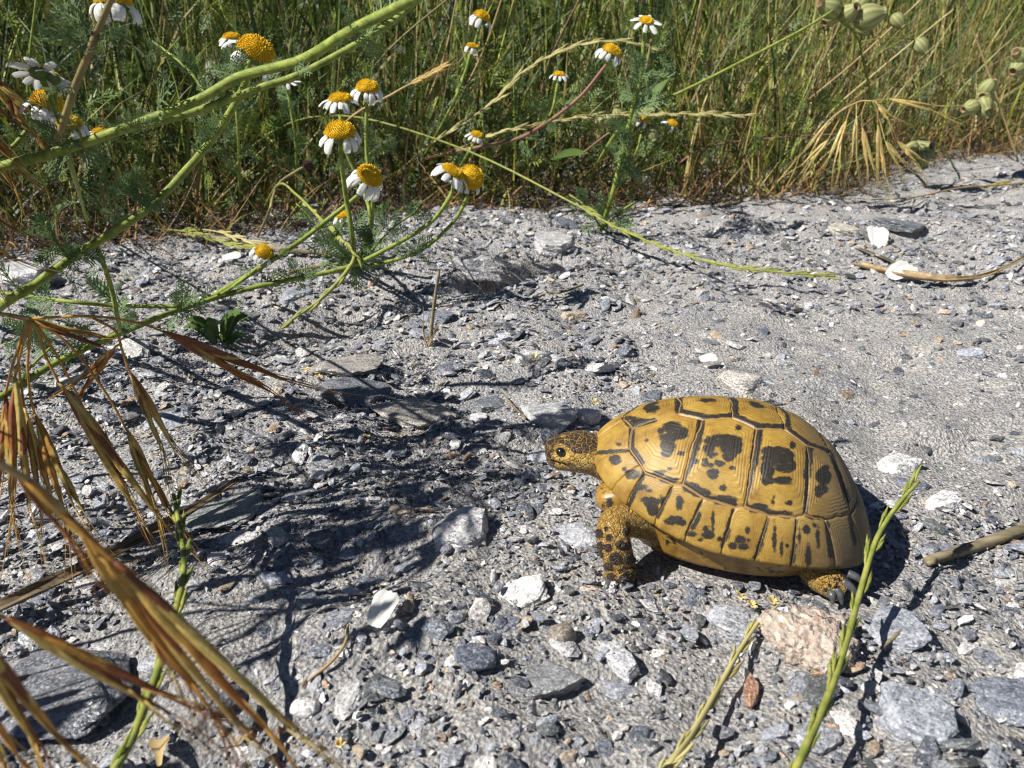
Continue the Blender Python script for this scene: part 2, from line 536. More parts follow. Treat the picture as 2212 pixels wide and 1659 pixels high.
parts = [scatter(42000, (0.09, 0.45), (0.0012, 0.0036), CHIP, 1.6, lift=0.15, tilt=0.5),
         scatter(27000, (0.09, 0.80), (0.003, 0.0075), CHIP, 2.2),
         scatter(16000, (0.35, 1.7), (0.004, 0.012), CHIP, 2.0),
         scatter(3200, (0.10, 1.1), (0.006, 0.013), CHIP2, 1.8)]
b0 = 0
Vs, Fs, Ls, Ts = [], [], [], []
for V, F, L, T in parts:
    Vs.append(V); Fs.append(F + b0); Ls.append(L); Ts.append(T); b0 += len(V)
T = np.vstack(Ts)
gravel = obj('gravel', fast_mesh('gravel', np.vstack(Vs), np.vstack(Fs),
             [('loc', 'FLOAT_VECTOR', np.vstack(Ls)), ('tint', 'FLOAT_COLOR', np.hstack([T, np.ones((len(T), 1))]))]), M['chips'])
tag(gravel, 'small grey slate chips and grit covering the ground', 'gravel', kind='stuff')
del Vs, Fs, Ls, Ts, parts

# single stones: shared meshes, unit sized (x about 1)
PROTO = []
for k in range(22):
    v, f = rock_shape(3, (1, rng.uniform(0.45, 0.85), rng.uniform(0.12, 0.30)), int(rng.integers(6, 10)), 900 + k, 0.08)
    PROTO.append(fast_mesh('stone', v, f))
    PROTO[-1].materials.append(M['stone'])
def stone(p, size, rz, tilt, tint, proto=None, name='stone', mesh=None):
    me = mesh or PROTO[proto if proto is not None else int(rng.integers(0, len(PROTO)))]
    o = bpy.data.objects.new(name, me)
    col.objects.link(o)
    o.location = [float(c) for c in p]
    o.rotation_euler = (tilt[0], tilt[1], rz)
    o.scale = [size * 0.5] * 3 if np.isscalar(size) else [s * 0.5 for s in size]
    o.color = (*tint, 1)
    return o
px2m = lambda X, Y: np.linalg.norm(gnd(X, Y) - np.array([0, 0, CAM_H])) / FPX

NAMED = [ # px, py, width px, depth ratio, thickness ratio, rz, tint, label, name
 (497, 1108, 160, 0.9, 0.16, 0.35, (0.23, 0.245, 0.235), 'flat greenish grey slate slab beside the dry leaf blade', 'slate_plate'),
 (120, 1500, 250, 0.95, 0.16, 0.2, (0.13, 0.14, 0.16), 'broad dark slate slab under the rusty grass spikelets', 'slate_plate'),
 (940, 690, 80, 0.75, 0.3, 0.3, (0.20, 0.22, 0.26), 'blue grey slate chip behind the upright dry stub', 'stone'),
 (884, 672, 46, 0.8, 0.6, 0.0, (0.10, 0.11, 0.13), 'small rounded dark pebble beside the blue grey slate chip', 'pebble'),
 (752, 800, 145, 0.65, 0.22, 0.1, (0.27, 0.26, 0.24), 'large layered grey slab between the rosette and the dry stub', 'slate_plate'),
 (770, 862, 165, 0.6, 0.3, -0.15, (0.11, 0.12, 0.14), 'long dark slate slab below the layered grey slab', 'slate_plate'),
 (905, 902, 185, 0.7, 0.22, -0.1, (0.30, 0.28, 0.25), 'broad brownish layered slate slab left of the tortoise head', 'slate_plate'),
 (966, 806, 52, 0.85, 0.55, 0.4, (0.12, 0.13, 0.16), 'rounded striped dark pebble below the dry stub', 'pebble'),
 (1332, 1428, 110, 0.5, 0.3, -0.9, (0.42, 0.43, 0.45), 'long pale silvery slate splinter lying below the tortoise', 'stone'),
 (1030, 1428, 92, 0.9, 0.5, 0.2, (0.09, 0.105, 0.14), 'dark blue lump of slate in the grass shadow', 'stone'),
 (1212, 1384, 66, 0.9, 0.8, 0.5, (0.22, 0.19, 0.155), 'brown rounded pebble below the front leg', 'pebble'),
 (1170, 1476, 185, 0.6, 0.2, 0.12, (0.21, 0.22, 0.23), 'flat grey slate plate with a stem shadow across it', 'slate_plate'),
 (1974, 1560, 130, 1.0, 0.5, 0.9, (0.28, 0.30, 0.34), 'domed pale blue grey slate stone casting a round shadow', 'stone'),
 (2165, 1524, 130, 0.8, 0.3, 0.1, (0.16, 0.18, 0.22), 'dull blue slate stone beside the domed pale stone', 'stone'),
 (1945, 1372, 125, 0.8, 0.25, 0.3, (0.30, 0.32, 0.36), 'flat blue grey slate plate right of the crumbly pink rock', 'slate_plate'),
 (1778, 1464, 64, 0.6, 0.3, 0.25, (0.40, 0.25, 0.12), 'orange tan stone chip touching the crumbly pink rock', 'stone'),
 (1622, 1502, 92, 0.35, 0.4, 1.35, (0.32, 0.18, 0.12), 'narrow reddish brown stone between the ryegrass spikes', 'stone'),
 (1598, 830, 100, 0.7, 0.35, -0.2, (0.46, 0.44, 0.40), 'pale grey slate block just behind the shell', 'stone'),
 (1600, 1050, 10, 0.7, 0.35, -0.2, (0.46, 0.44, 0.40), None, 'stone'),
 (1945, 492, 120, 0.6, 0.2, 0.0, (0.15, 0.165, 0.18), 'dark slate plate overhanging a shaded hollow', 'slate_plate'),
 (1273, 908, 56, 0.8, 0.75, 0.0, (0.62, 0.55, 0.52), 'smooth pinkish quartz pebble behind the tortoise head', 'pebble'),
 (660, 1535, 58, 0.8, 0.6, 0.2, (0.60, 0.58, 0.57), 'pale smooth quartz pebble near the spikelet tips', 'pebble'),
 (1240, 690, 66, 0.45, 0.4, 0.1, (0.33, 0.28, 0.22), 'narrow tan slate piece right of the dry stub', 'stone'),
 (1060, 880, 95, 0.6, 0.25, 0.35, (0.14, 0.155, 0.17), 'dark leaf shaped slate flake between slab and tortoise head', 'stone'),
 (1195, 905, 120, 0.75, 0.4, 0.1, (0.36, 0.37, 0.38), 'silvery glittering slate lump in front of the head', 'stone'),
 (1195, 575, 100, 0.8, 0.5, 0.1, (0.36, 0.36, 0.36), 'grey slate block on the rim of the dark hollow', 'stone'),
 (1030, 590, 110, 0.6, 0.5, -0.1, (0.30, 0.30, 0.31), 'jagged grey slate ledge left of the dark hollow', 'stone'),
 (1820, 500, 60, 0.8, 0.3, -0.4, (0.44, 0.42, 0.36), 'pale cream slate flake beside the overhanging dark plate', 'stone'),
 (55, 605, 110, 0.7, 0.4, 0.2, (0.42, 0.42, 0.43), 'pale lump of slate below the thick daisy stem', 'stone'),
 (640, 645, 80, 0.6, 0.3, 0.7, (0.24, 0.26, 0.31), 'bluish slate flake under the yellowing leaf tip', 'stone'),
 (870, 1110, 70, 0.5, 0.3, 0.1, (0.36, 0.29, 0.22), 'tan stone chip in the shadow streaks', 'stone'),
 (2040, 1090, 70, 0.8, 0.4, 0.4, (0.62, 0.62, 0.62), None, 'stone'),
 (1940, 1010, 90, 0.7, 0.4, 0.2, (0.55, 0.55, 0.55), None, 'stone'),
]
placed = []
for i, (X, Y, w, dr, tr, rz, tint, lab, nm) in enumerate(NAMED):
    if w < 20: continue
    p = gnd(X, Y); s = w * px2m(X, Y)
    v, f = rock_shape(4, (1, dr, tr), 9 if 'pebble' not in nm else 14, 40 + i, 0.06)
    if 'pebble' in nm:
        v = v * 0.6 + 0.4 * v / np.linalg.norm(v / np.array([1, dr, tr]), axis=1)[:, None]
    me = fast_mesh(nm, v, f, smoothed='pebble' in nm)
    me.materials.append(M['stone'])
    o = stone(p + np.array([0, 0, s * 0.5 * tr * 0.35]), s, rz, (float(rng.normal(0, 0.06)), float(rng.normal(0, 0.06))), tint, name=nm, mesh=me)
    if lab is None:
        tag(o, 'pale grey slate stone lying loose behind the tortoise', 'stone', 'pale stones behind the tortoise')
    else:
        tag(o, lab, 'pebble' if 'pebble' in nm else 'stone')
    placed.append((p[0], p[1], s * 0.5))

LAB = {'dark': ('dark blue grey slate stone lying loose in the gravel', 'dark loose slate stones'),
       'pale': ('light grey slate stone lying loose in the gravel', 'light grey loose slate stones'),
       'tan': ('tan brown stone lying loose in the gravel', 'tan brown loose stones'),
       'white': ('whitish quartz stone lying loose in the gravel', 'whitish quartz stones')}
cnt = {'dark': 0, 'pale': 0, 'tan': 0, 'white': 0}
cap = {'dark': 95, 'pale': 120, 'tan': 26, 'white': 14}
tries = 0
while sum(cnt.values()) < sum(cap.values()) and tries < 6000:
    tries += 1
    X = random.uniform(-60, 2270); Y = 1720 - (1720 - 430) * random.random() ** 0.75
    p = gnd(X, Y)
    if p[1] > 1.3: continue
    k = random.choices(list(cap), [max(cap[c] - cnt[c], 0) + 1e-6 for c in cap])[0]
    s = random.uniform(0.0070, 0.0135) * (1 + 0.5 * min(p[1], 1.0)) * (0.6 if k in ('tan', 'white') else 1)
    dn = float(density(p[None, 0], p[None, 1])[0])
    if dn < random.random() * 0.9: continue
    if dn > 0.75 and p[1] > 0.2 and k in ('dark', 'pale') and random.random() < 0.22: s *= 1.7
    if under_tortoise(p[0], p[1], 1.15): continue
    if any(math.hypot(p[0] - a, p[1] - b) < (c + s * 0.5) * 0.85 for a, b, c in placed): continue
    placed.append((p[0], p[1], s * 0.5))
    t = np.array(random.choice(TINTS[k])) * random.uniform(0.85, 1.2)
    o = stone(p + np.array([0, 0, s * 0.035]), s, random.gauss(0.1, 0.9), (random.gauss(0, 0.24), random.gauss(0, 0.2)), t)
    tag(o, LAB[k][0], 'stone', LAB[k][1])
    cnt[k] += 1

# crumbly pinkish rock by the hind foot
def crumbly_rock():
    m, nt, b = new_mat('crumbly_rock')
    N = NT(nt)
    p = N.node('TexCoord').outputs['Object']
    cell = N.vor(p, 700, 'F1', 1)
    sep = N.node('SeparateColor'); N.put(sep.inputs[0], cell)
    c = N.ramp(sep.outputs[0], [(0.0, (0.28, 0.15, 0.11)), (0.2, (0.38, 0.32, 0.26)), (0.5, (0.48, 0.42, 0.34)), (0.8, (0.58, 0.53, 0.46)), (0.93, (0.33, 0.31, 0.31)), (1.0, (0.8, 0.78, 0.74))])
    c = N.mix(0.5, c, N.ramp(N.noise(p, 250, 5, 0.7), [(0.35, (0.30, 0.22, 0.18)), (0.6, (0.56, 0.47, 0.38))]))
    N.put(b.inputs['Base Color'], c)
    b.inputs['Roughness'].default_value = 0.8
    N.put(b.inputs['Normal'], N.bump(N.math('ADD', N.vor(p, 500), N.noise(p, 700, 4, 0.7)), 1.0, 0.0012))
    d, f = ICO[5]
    sx = px2m(1745, 1385)
    pts = [(-90, -50), (-30, -58), (55, -48), (90, -52), (82, -5), (40, 58), (12, 78), (-30, 40), (-76, -10)]
    A = np.array(pts, float); ang = np.arctan2(A[:, 1], A[:, 0]); rad = np.hypot(A[:, 0], A[:, 1])
    o = np.argsort(ang); ang = ang[o]; rad = rad[o]
    a = np.arctan2(-d[:, 1], d[:, 0])
    rr = np.interp(a, np.concatenate([[ang[-1] - 2 * np.pi], ang, [ang[0] + 2 * np.pi]]), np.concatenate([[rad[-1]], rad, [rad[0]]])) * sx
    hr = np.hypot(d[:, 0], d[:, 1])
    g = hr ** 0.7
    v = np.stack([np.cos(a) * rr * g, -np.sin(a) * rr * g * 1.15, np.sign(d[:, 2]) * np.abs(d[:, 2]) ** 0.75 * 0.0058], -1)
    q = v * 320
    nn = fbm(q[:, 0] + q[:, 2] * 0.7, q[:, 1] - q[:, 2] * 0.6, 4)
    v = v + d * (nn * 0.0026)[:, None] + d * (fbm(q[:, 0] * 4, q[:, 1] * 4 + q[:, 2] * 4, 3) * 0.0016)[:, None]
    me = fast_mesh('crumbly_rock', v, f, smoothed=True)
    ob = obj('crumbly_rock', me, m)
    p = gnd(1750, 1395)
    ob.location = (p[0], p[1] - 0.001, p[2] + 0.0025)
    tag(ob, 'pinkish tan crumbly rock chunk beside the tortoise hind foot', 'rock')
crumbly_rock()

# ------------------------------------------------------------------ tortoise
KS = 1.07
SH = dict(af=0.0458 * KS, ar=0.0439 * KS, b=0.0371 * KS, h=0.039 * KS, m=1.0844, n=0.8024, e=2.3771, tap=0.1109, zf=0.0138 * KS, zr=-0.0037 * KS)
T_YAW, T_PITCH, T_ROLL = 0.1844, 0.0418, 0.1353
T_POS = np.array([0, 0, CAM_H]) + KS * (np.array([0.0759, 0.2433, 0.0237]) - np.array([0, 0, CAM_H]))
def t_rot():
    f = np.array([-math.cos(T_YAW), math.sin(T_YAW), 0]); z = np.array([0, 0, 1.0]); l = np.cross(z, f)
    A = np.stack([f, l, z], 1)
    cp, sp = math.cos(T_PITCH), math.sin(T_PITCH); cr, sr = math.cos(T_ROLL), math.sin(T_ROLL)
    return A @ np.array([[cp, 0, -sp], [0, 1, 0], [sp, 0, cp]]) @ np.array([[1, 0, 0], [0, cr, -sr], [0, sr, cr]])
T_R = t_rot()
def t2w(p): return np.asarray(p) @ T_R.T + T_POS
def w2t(p): return (np.asarray(p) - T_POS) @ T_R
def dome(q):
    q = np.asarray(q, float)
    x, y = q[..., 0], q[..., 1]
    r = np.hypot(x, y) + 1e-9; c = np.where(r < 1e-6, 1.0, x / r); s = np.where(r < 1e-6, 0.0, y / r)
    rr = np.minimum(r, 1.0)
    t = rr * np.pi / 2
    ov = np.maximum(r - 1.0, 0)
    g = np.sin(t) ** SH['m'] - 0.9 * ov; h = np.maximum(np.cos(t), 1e-6) ** SH['n']
    k = (np.abs(c) ** SH['e'] + np.abs(s) ** SH['e']) ** (-1 / SH['e'])
    a = np.where(c > 0, SH['af'], SH['ar'])
    X = a * g * c * k; Y = SH['b'] * g * s * k * (1 - SH['tap'] * c)
    cf = np.clip(c, 0, 1); cb = np.clip(-c, 0, 1)
    Z = SH['h'] * h + SH['zf'] * cf ** 2 * rr ** 2 + SH['zr'] * cb ** 2 * rr ** 2 - ov * 0.02
    fl = np.clip((r - 0.62) / 0.38, 0, 1.1) ** 2
    X = X + fl * (0.0036 * cf ** 1.5 - 0.0055 * cb ** 1.5)
    Z = Z + fl * (0.0028 * cf ** 1.5)
    return np.stack([X, Y, Z], -1)
def dome_n(q):
    e = 0.004
    q = np.asarray(q, float)
    a = dome(q + [e, 0]) - dome(q - [e, 0]); b = dome(q + [0, e]) - dome(q - [0, e])
    n = np.cross(a, b)
    return n / (np.linalg.norm(n, axis=-1)[..., None] + 1e-15)

# dark markings, measured on an enlarged crop of the photograph (ellipses and bands)
ELL = [(815,290,50,26),(842,318,52,36),(792,350,44,26),(790,392,38,38),(783,432,26,20),(752,308,18,16),(522,385,12,9),(675,363,8,6),(862,432,15,10),(740,545,34,18),(795,580,40,16),(800,520,10,9),
 (1100,362,92,32),(1140,398,56,46),(1036,366,38,24),(1016,408,32,22),(1130,448,32,28),(1030,440,26,13),(1000,470,14,12),(1010,497,28,12),(1075,490,26,16),(1040,545,30,26),(1180,290,14,12),(1095,625,17,13),(1145,512,11,11),(940,475,16,14),(1100,692,60,24),(915,620,40,24),(975,652,46,24),
 (1400,452,84,46),(1380,420,72,24),(1442,500,56,38),(1340,520,36,46),(1340,582,32,24),(1422,582,48,20),(1480,390,15,16),(1460,708,17,13),(1290,737,52,22),(1425,768,46,14),(1372,700,7,20),
 (1650,560,40,42),(1640,632,34,26),(1622,660,20,13),(1660,520,20,20),
 (697,185,38,20),(640,257,52,15),(590,240,26,10),(1010,135,44,12),(1300,160,44,18),
 (592,550,36,24),(500,468,30,26),(376,520,14,24),(550,520,9,8),(700,702,42,24),(705,742,28,34),(670,690,24,14),(855,705,18,32),(828,805,46,22),(872,815,18,18),(915,878,30,13),(1015,885,32,20),(970,910,12,8),
 (1190,910,26,20),(1150,945,24,16),(1205,950,26,16),(1238,915,10,9),(1380,900,9,55),(1555,855,18,20),(1565,1000,14,50),(1450,945,9,9),(1128,850,6,40),(1040,800,6,36),(1620,900,8,40),(760,700,10,30),(1000,850,14,12),(1075,905,10,10),(1310,930,8,20),(1420,960,6,30),(1520,900,6,30),(640,620,26,14),(690,640,12,8),(1230,860,8,16),(1600,830,10,12)]
BND = [((590,300),(588,400),13),((590,410),(640,480),18),((655,540),(720,560),8),((975,255),(948,400),17),((948,400),(915,500),11),((915,500),(875,600),5),((885,612),(990,672),11),((990,672),(1160,718),10),
 ((1292,300),(1268,480),21),((1268,480),(1240,610),12),((1240,610),(1222,720),5),((1235,733),(1460,783),10),((1576,400),(1560,560),17),((1560,560),(1552,770),9),((1560,782),(1650,795),8),
 ((545,237),(590,287),10),((600,280),(720,250),9),((850,135),(850,190),18),((858,197),(1000,232),10),((1000,232),(1140,222),8),((1162,145),(1160,215),16),((1160,227),(1290,280),11),((1290,280),(1435,285),10),
 ((1452,215),(1455,280),10),((1460,300),(1560,377),9),((1560,377),(1690,425),8),((1692,435),(1790,700),10),
 ((380,432),(570,418),8),((655,555),(570,730),8),((810,625),(735,790),6),((975,700),(890,885),6),((965,770),(930,840),9),((1150,745),(1085,950),5),((1120,870),(1090,945),8),((1345,790),(1265,1015),6),((1330,850),(1280,990),9),((1503,795),(1470,1050),6),((1490,940),(1478,1030),11),((1668,805),(1690,1000),10),((1795,780),(1822,930),9)]
def paint(loc):
    """field > 0 where the horn is black; loc in tortoise coordinates"""
    l = loc.copy(); l[:, 1] = np.abs(l[:, 1])
    q = project(t2w(l)) / 0.54004
    X = (q[:, 0] - 2100) / 0.72333; Y = (q[:, 1] - 1500) / 0.72333
    F = np.full(len(l), -1.0)
    for cx, cy, rx, ry in ELL:
        d = np.hypot((X - cx) / (rx * 1.06), (Y - cy) / (ry * 1.06))
        F = np.maximum(F, (1 - d) * min(rx, ry) / 22.0)
    for a, b, w in BND:
        F = np.maximum(F, (w * 1.1 - seg_dist(X, Y, a, b)) / 22.0)
    return np.clip(F, -1, 1)

def shell_material():
    m, nt, b = new_mat('shell_horn')
    N = NT(nt)
    p = N.node('TexCoord').outputs['Object']
    blk = N.attr('blk'); rho = N.attr('rho'); rear = N.attr('rear')
    ang = N.noise(p, 700, 4, 0.7)
    big = N.noise(p, 120, 4, 0.6)
    c = N.ramp(big, [(0.3, (0.20, 0.108, 0.018)), (0.5, (0.31, 0.188, 0.028)), (0.7, (0.40, 0.26, 0.055))])
    # growth rings: fine darker and paler lines
    cmb = N.node('CombineXYZ'); N.put(cmb.inputs[0], N.math('MULTIPLY', rho, 26.0)); N.put(cmb.inputs[1], N.math('MULTIPLY', big, 1.5))
    rings = N.noise(cmb.outputs[0], 1.0, 3, 0.6)
    c = N.mix(0.55, c, N.ramp(rings, [(0.3, (0.62, 0.55, 0.5)), (0.5, (1, 1, 1)), (0.7, (1.22, 1.22, 1.3))]), 'MULTIPLY')
    speck = N.noise(p, 1100, 2, 0.6)
    c = N.mix(N.math('MULTIPLY', N.smoothstep(speck, 0.66, 0.74), 0.5), c, (0.16, 0.07, 0.03))
    # dull grey-brown tone, stronger towards the rear plates
    c = N.mix(N.math('MULTIPLY', rear, N.math('ADD', N.math('MULTIPLY', rings, 0.9), 0.45)), c, (0.13, 0.098, 0.055))
    c = N.mix(N.math('MULTIPLY', N.smoothstep(N.noise(p, 260, 5, 0.7), 0.52, 0.75), 0.45), c, (0.15, 0.075, 0.02))
    f = N.math('ADD', N.math('ADD', blk, 0.20), N.math('MULTIPLY', N.math('SUBTRACT', N.noise(p, 520, 4, 0.65), 0.5), 1.3))
    f = N.math('ADD', f, N.math('MULTIPLY', N.math('SUBTRACT', rings, 0.5), 0.8))
    fac = N.smoothstep(f, -0.12, 0.24)
    black = N.ramp(rings, [(0.35, (0.006, 0.006, 0.007)), (0.8, (0.026, 0.025, 0.021))])
    c = N.mix(N.math('MULTIPLY', fac, 0.97), c, black)
    # thin pale seam
    c = N.mix(N.math('MULTIPLY', N.smoothstep(rho, 0.968, 0.99), 0.75), c, (0.36, 0.23, 0.10))
    # fine scratches and grey dust specks
    scr = N.noise(N.mapping(p, (1, 6, 6)), 420, 3, 0.7)
    c = N.mix(N.math('MULTIPLY', N.smoothstep(scr, 0.62, 0.72), 0.35), c, (0.42, 0.33, 0.18))
    c = N.mix(N.math('MULTIPLY', N.smoothstep(N.noise(p, 1500, 2, 0.5), 0.70, 0.76), 0.6), c, (0.45, 0.40, 0.33))
    N.put(b.inputs['Base Color'], c)
    N.put(b.inputs['Roughness'], N.math('ADD', N.math('MULTIPLY', rear, 0.2), N.math('ADD', N.math('MULTIPLY', N.noise(p, 160, 5, 0.7), 0.35), 0.34)))
    b.inputs['Specular IOR Level'].default_value = 0.55
    N.put(b.inputs['Normal'], N.bump(N.math('ADD', N.math('MULTIPLY', rings, 1.0), N.math('MULTIPLY', ang, 0.5)), 0.35, 0.0003))
    return m
def seam_material():
    m, nt, b = new_mat('shell_seam')
    N = NT(nt)
    p = N.node('TexCoord').outputs['Object']
    N.put(b.inputs['Base Color'], N.ramp(N.noise(p, 200, 4, 0.6), [(0.3, (0.16, 0.085, 0.035)), (0.7, (0.36, 0.22, 0.09))]))
    b.inputs['Roughness'].default_value = 0.5
    return m
def plastron_material():
    m, nt, b = new_mat('plastron_horn')
    N = NT(nt)
    p = N.node('TexCoord').outputs['Object']
    n = N.noise(p, 160, 4, 0.65)
    n2 = N.noise(p, 700, 3, 0.6)
    c = N.ramp(n, [(0.3, (0.15, 0.075, 0.018)), (0.6, (0.34, 0.195, 0.035))])
    c = N.mix(N.smoothstep(N.math('ADD', n, N.math('MULTIPLY', n2, 0.3)), 0.72, 0.8), c, (0.03, 0.025, 0.02))
    N.put(b.inputs['Base Color'], c)
    b.inputs['Roughness'].default_value = 0.4
    N.put(b.inputs['Normal'], N.bump(n2, 0.3, 0.0004))
    return m

JUN = dict(n0=(0.655, 0.05), a1=(0.573, 0.245), a2=(0.308, 0.185), a3=(0.188, 0.252), a4=(0.052, 0.222), a5=(-0.062, 0.288), a6=(-0.207, 0.213), a7=(-0.31, 0.272), a8=(-0.468, 0.19),
           m1=(0.595, 0.42), m2=(0.532, 0.55), m3=(0.515, 0.603), c1=(0.308, 0.693), m4=(0.355, 0.690), m5=(0.198, 0.765), m6=(0.03, 0.795), c2=(-0.022, 0.787), m7=(-0.16, 0.795), m8=(-0.315, 0.738),
           c3=(-0.353, 0.705), m9=(-0.47, 0.655), m10=(-0.625, 0.498), m11=(-0.70, 0.16))
RIM = 1.075
def rimpt(deg, r=RIM): return (r * math.cos(R(deg)), r * math.sin(R(deg)))
OUT = [5.5, 21, 37.5, 47, 59.5, 71, 85, 97.5, 111, 130, 146, 166]
def arc(d0, d1, n=8): return [rimpt(d0 + (d1 - d0) * t) for t in np.linspace(0, 1, n)]
J = JUN
mir = lambda pts: [(x, -y) for x, y in pts][::-1]
def sym(pts): return pts + [(x, -y) for x, y in pts[::-1] if abs(y) > 1e-6]
SC = []   # name, polygon, areola
SC.append(('vertebral_scute', [J['n0'], J['a1'], J['a2'], (0.308, -0.185), (0.573, -0.245), (0.655, -0.05)], (0.45, 0.0)))
SC.append(('vertebral_scute', [J['a2'], J['a3'], J['a4'], (0.052, -0.222), (0.188, -0.252), (0.308, -0.185)], (0.17, 0)))
SC.append(('vertebral_scute', [J['a4'], J['a5'], J['a6'], (-0.207, -0.213), (-0.062, -0.288), (0.052, -0.222)], (-0.09, 0)))
SC.append(('vertebral_scute', [J['a6'], J['a7'], J['a8'], (-0.468, -0.19), (-0.31, -0.272), (-0.207, -0.213)], (-0.35, 0)))
SC.append(('vertebral_scute', [J['a8'], J['m10'], (-0.69, 0.33), J['m11'], (-0.70, -0.16), (-0.69, -0.33), (-0.625, -0.498), (-0.468, -0.19)], (-0.585, 0)))
left = [('costal_scute', [J['a1'], J['m1'], J['m2'], J['m3'], J['m4'], J['c1'], J['a3'], J['a2']], (0.375, 0.40)),
        ('costal_scute', [J['a3'], J['c1'], J['m5'], J['m6'], J['c2'], J['a5'], J['a4']], (0.10, 0.46)),
        ('costal_scute', [J['a5'], J['c2'], J['m7'], J['m8'], J['c3'], J['a7'], J['a6']], (-0.19, 0.45)),
        ('costal_scute', [J['a7'], J['c3'], J['m9'], J['m10'], J['a8']], (-0.46, 0.44))]
inner = [[J['n0'], J['a1'], J['m1']], [J['m1'], J['m2']], [J['m2'], J['m3']], [J['m3'], J['m4']], [J['m4'], J['c1'], J['m5']], [J['m5'], J['m6']], [J['m6'], J['c2'], J['m7']],
         [J['m7'], J['m8']], [J['m8'], J['c3'], J['m9']], [J['m9'], J['m10']], [J['m10'], (-0.69, 0.33), J['m11']]]
for k in range(11):
    pl = inner[k][::-1] + arc(OUT[k], OUT[k + 1])
    mid = np.mean(inner[k], axis=0) * 0.45 + np.array(rimpt((OUT[k] * 0.45 + OUT[k + 1] * 0.55), 1.0)) * 0.55
    left.append(('marginal_scute', pl, tuple(mid)))
for nm, pl, a in left:
    SC.append((nm, pl, a)); SC.append((nm, mir(pl), (a[0], -a[1])))
SC.append(('nuchal_scute', [(0.655, 0.05), (0.655, -0.05)] + arc(-5.5, 5.5, 5), (0.85, 0)))
SC.append(('supracaudal_scute', [(-0.70, -0.16), (-0.70, 0.16)] + arc(166, 194, 8), (-0.9, 0)))

base_loc = np.array([T_POS[0], T_POS[1], float(hgt(T_POS[0], T_POS[1]))])
tort = thing('tortoise', 'small yellow and black tortoise walking over the slate gravel', 'tortoise', base_loc)
M['shell'] = shell_material(); M['seam'] = seam_material(); M['plastron'] = plastron_material()
def tmesh(name, V, F, mat, parent, attrs=(), smoothed=True):
    o = obj(name, fast_mesh(name, t2w(V) - base_loc, F, attrs, smoothed), mat, parent)
    return o
# carapace base under the scutes
u = np.linspace(0, 1, 40); th = np.linspace(0, 2 * np.pi, 120, endpoint=False)
Q = np.stack([np.outer(u * RIM, np.cos(th)), np.outer(u * RIM, np.sin(th))], -1)
V = dome(Q) - dome_n(Q) * 0.00045
Vr = V.reshape(-1, 3)
ii = np.arange(40 * 120).reshape(40, 120); jj = np.roll(ii, -1, 1)
F = np.stack([ii[:-1], ii[1:], jj[1:], jj[:-1]], -1).reshape(-1, 4)
rim_w = V[-1]
carapace = tmesh('carapace', Vr, F, M['seam'], tort)
tag(carapace, 'domed yellow shell with black blotches and ringed plates')
for nm, pl, ar in SC:
    pl = np.array(pl, float); ar = np.array(ar, float)
    area = 0.5 * np.sum(pl[:, 0] * np.roll(pl[:, 1], -1) - pl[:, 1] * np.roll(pl[:, 0], -1))
    if area < 0: pl = pl[::-1]
    bp = []
    for a, b in zip(pl, np.roll(pl, -1, 0)):
        k = max(2, int(np.linalg.norm(b - a) / 0.014))
        # slightly wavy seams
        for t in np.linspace(0, 1, k, endpoint=False):
            bp.append(a + (b - a) * t)
    bp = np.array(bp)
    wv = fbm(bp[:, 0] * 30, bp[:, 1] * 30, 2) * 0.006
    bp = bp + wv[:, None] * np.array([1, -1]) * (np.hypot(*bp.T) < 1.0)[:, None]
    Mb = len(bp); NR = 38 if nm in ('costal_scute', 'vertebral_scute') else 24
    rho = np.linspace(0, 1, NR) ** 0.85
    lim = 0.99
    Q = ar + (bp - ar)[None] * (rho * lim)[:, None, None]
    n = dome_n(Q)
    P0 = dome(Q)
    ph = np.linspace(0, 2 * np.pi, Mb, endpoint=False)
    seed = abs(hash(nm)) % 7
    jit = 0.12 * np.sin(ph * 2 + seed) [None]
    rg = np.sin((rho[:, None] * 9.5 + jit) * 2 * np.pi) + 0.5 * np.sin((rho[:, None] * 17.3 + jit) * 2 * np.pi)
    amp = smooth(0.25, 0.45, rho)[:, None] * (1 - smooth(0.93, 1.0, rho))[:, None]
    d = 0.00045 * (1 - rho[:, None] ** 3) + 0.000075 * rg * amp - 0.00055 * smooth(0.95, 1.0, rho)[:, None] + 0.0001
    if nm.endswith('marginal_scute') or nm in ('nuchal_scute', 'supracaudal_scute'): d = d * 0.8
    V = (P0 + n * d[..., None]).reshape(-1, 3)
    ii = np.arange(NR * Mb).reshape(NR, Mb); jj = np.roll(ii, -1, 1)
    F = np.stack([ii[:-1], ii[1:], jj[1:], jj[:-1]], -1).reshape(-1, 4)
    rear = np.clip(smooth(0.010, 0.040, -V[:, 0]) * 1.0 + fbm(V[:, 0] * 120, V[:, 1] * 120, 2) * 0.2, 0, 1)
    tmesh(nm, V, F, M['shell'], carapace, [('rho', 'FLOAT', np.repeat(rho, Mb)), ('blk', 'FLOAT', paint(V)), ('rear', 'FLOAT', rear)])
# plastron with the bridges
fr = np.abs(np.sin(th)) ** 1.5          # 1 on the sides
rings = []
for s, zz in ((0.0, 0.0), (0.25, -0.0022), (0.6, -0.0058), (0.9, -0.0088), (1.0, -0.0098)):
    e = rim_w.copy()
    k = 1 - s * (0.16 + 0.10 * (1 - fr))
    e[:, 0] *= k * (1 - 0.05 * s); e[:, 1] *= k
    e[:, 2] = rim_w[:, 2] * (1 - s) - 0.001 * s + zz
    e[:, :2] *= 0.985
    rings.append(e)
for t in (0.8, 0.5, 0.2, 0.02):
    e = rings[4].copy(); e[:, :2] *= t; e[:, 2] = -0.0112; rings.append(e)
RV = np.array(rings)
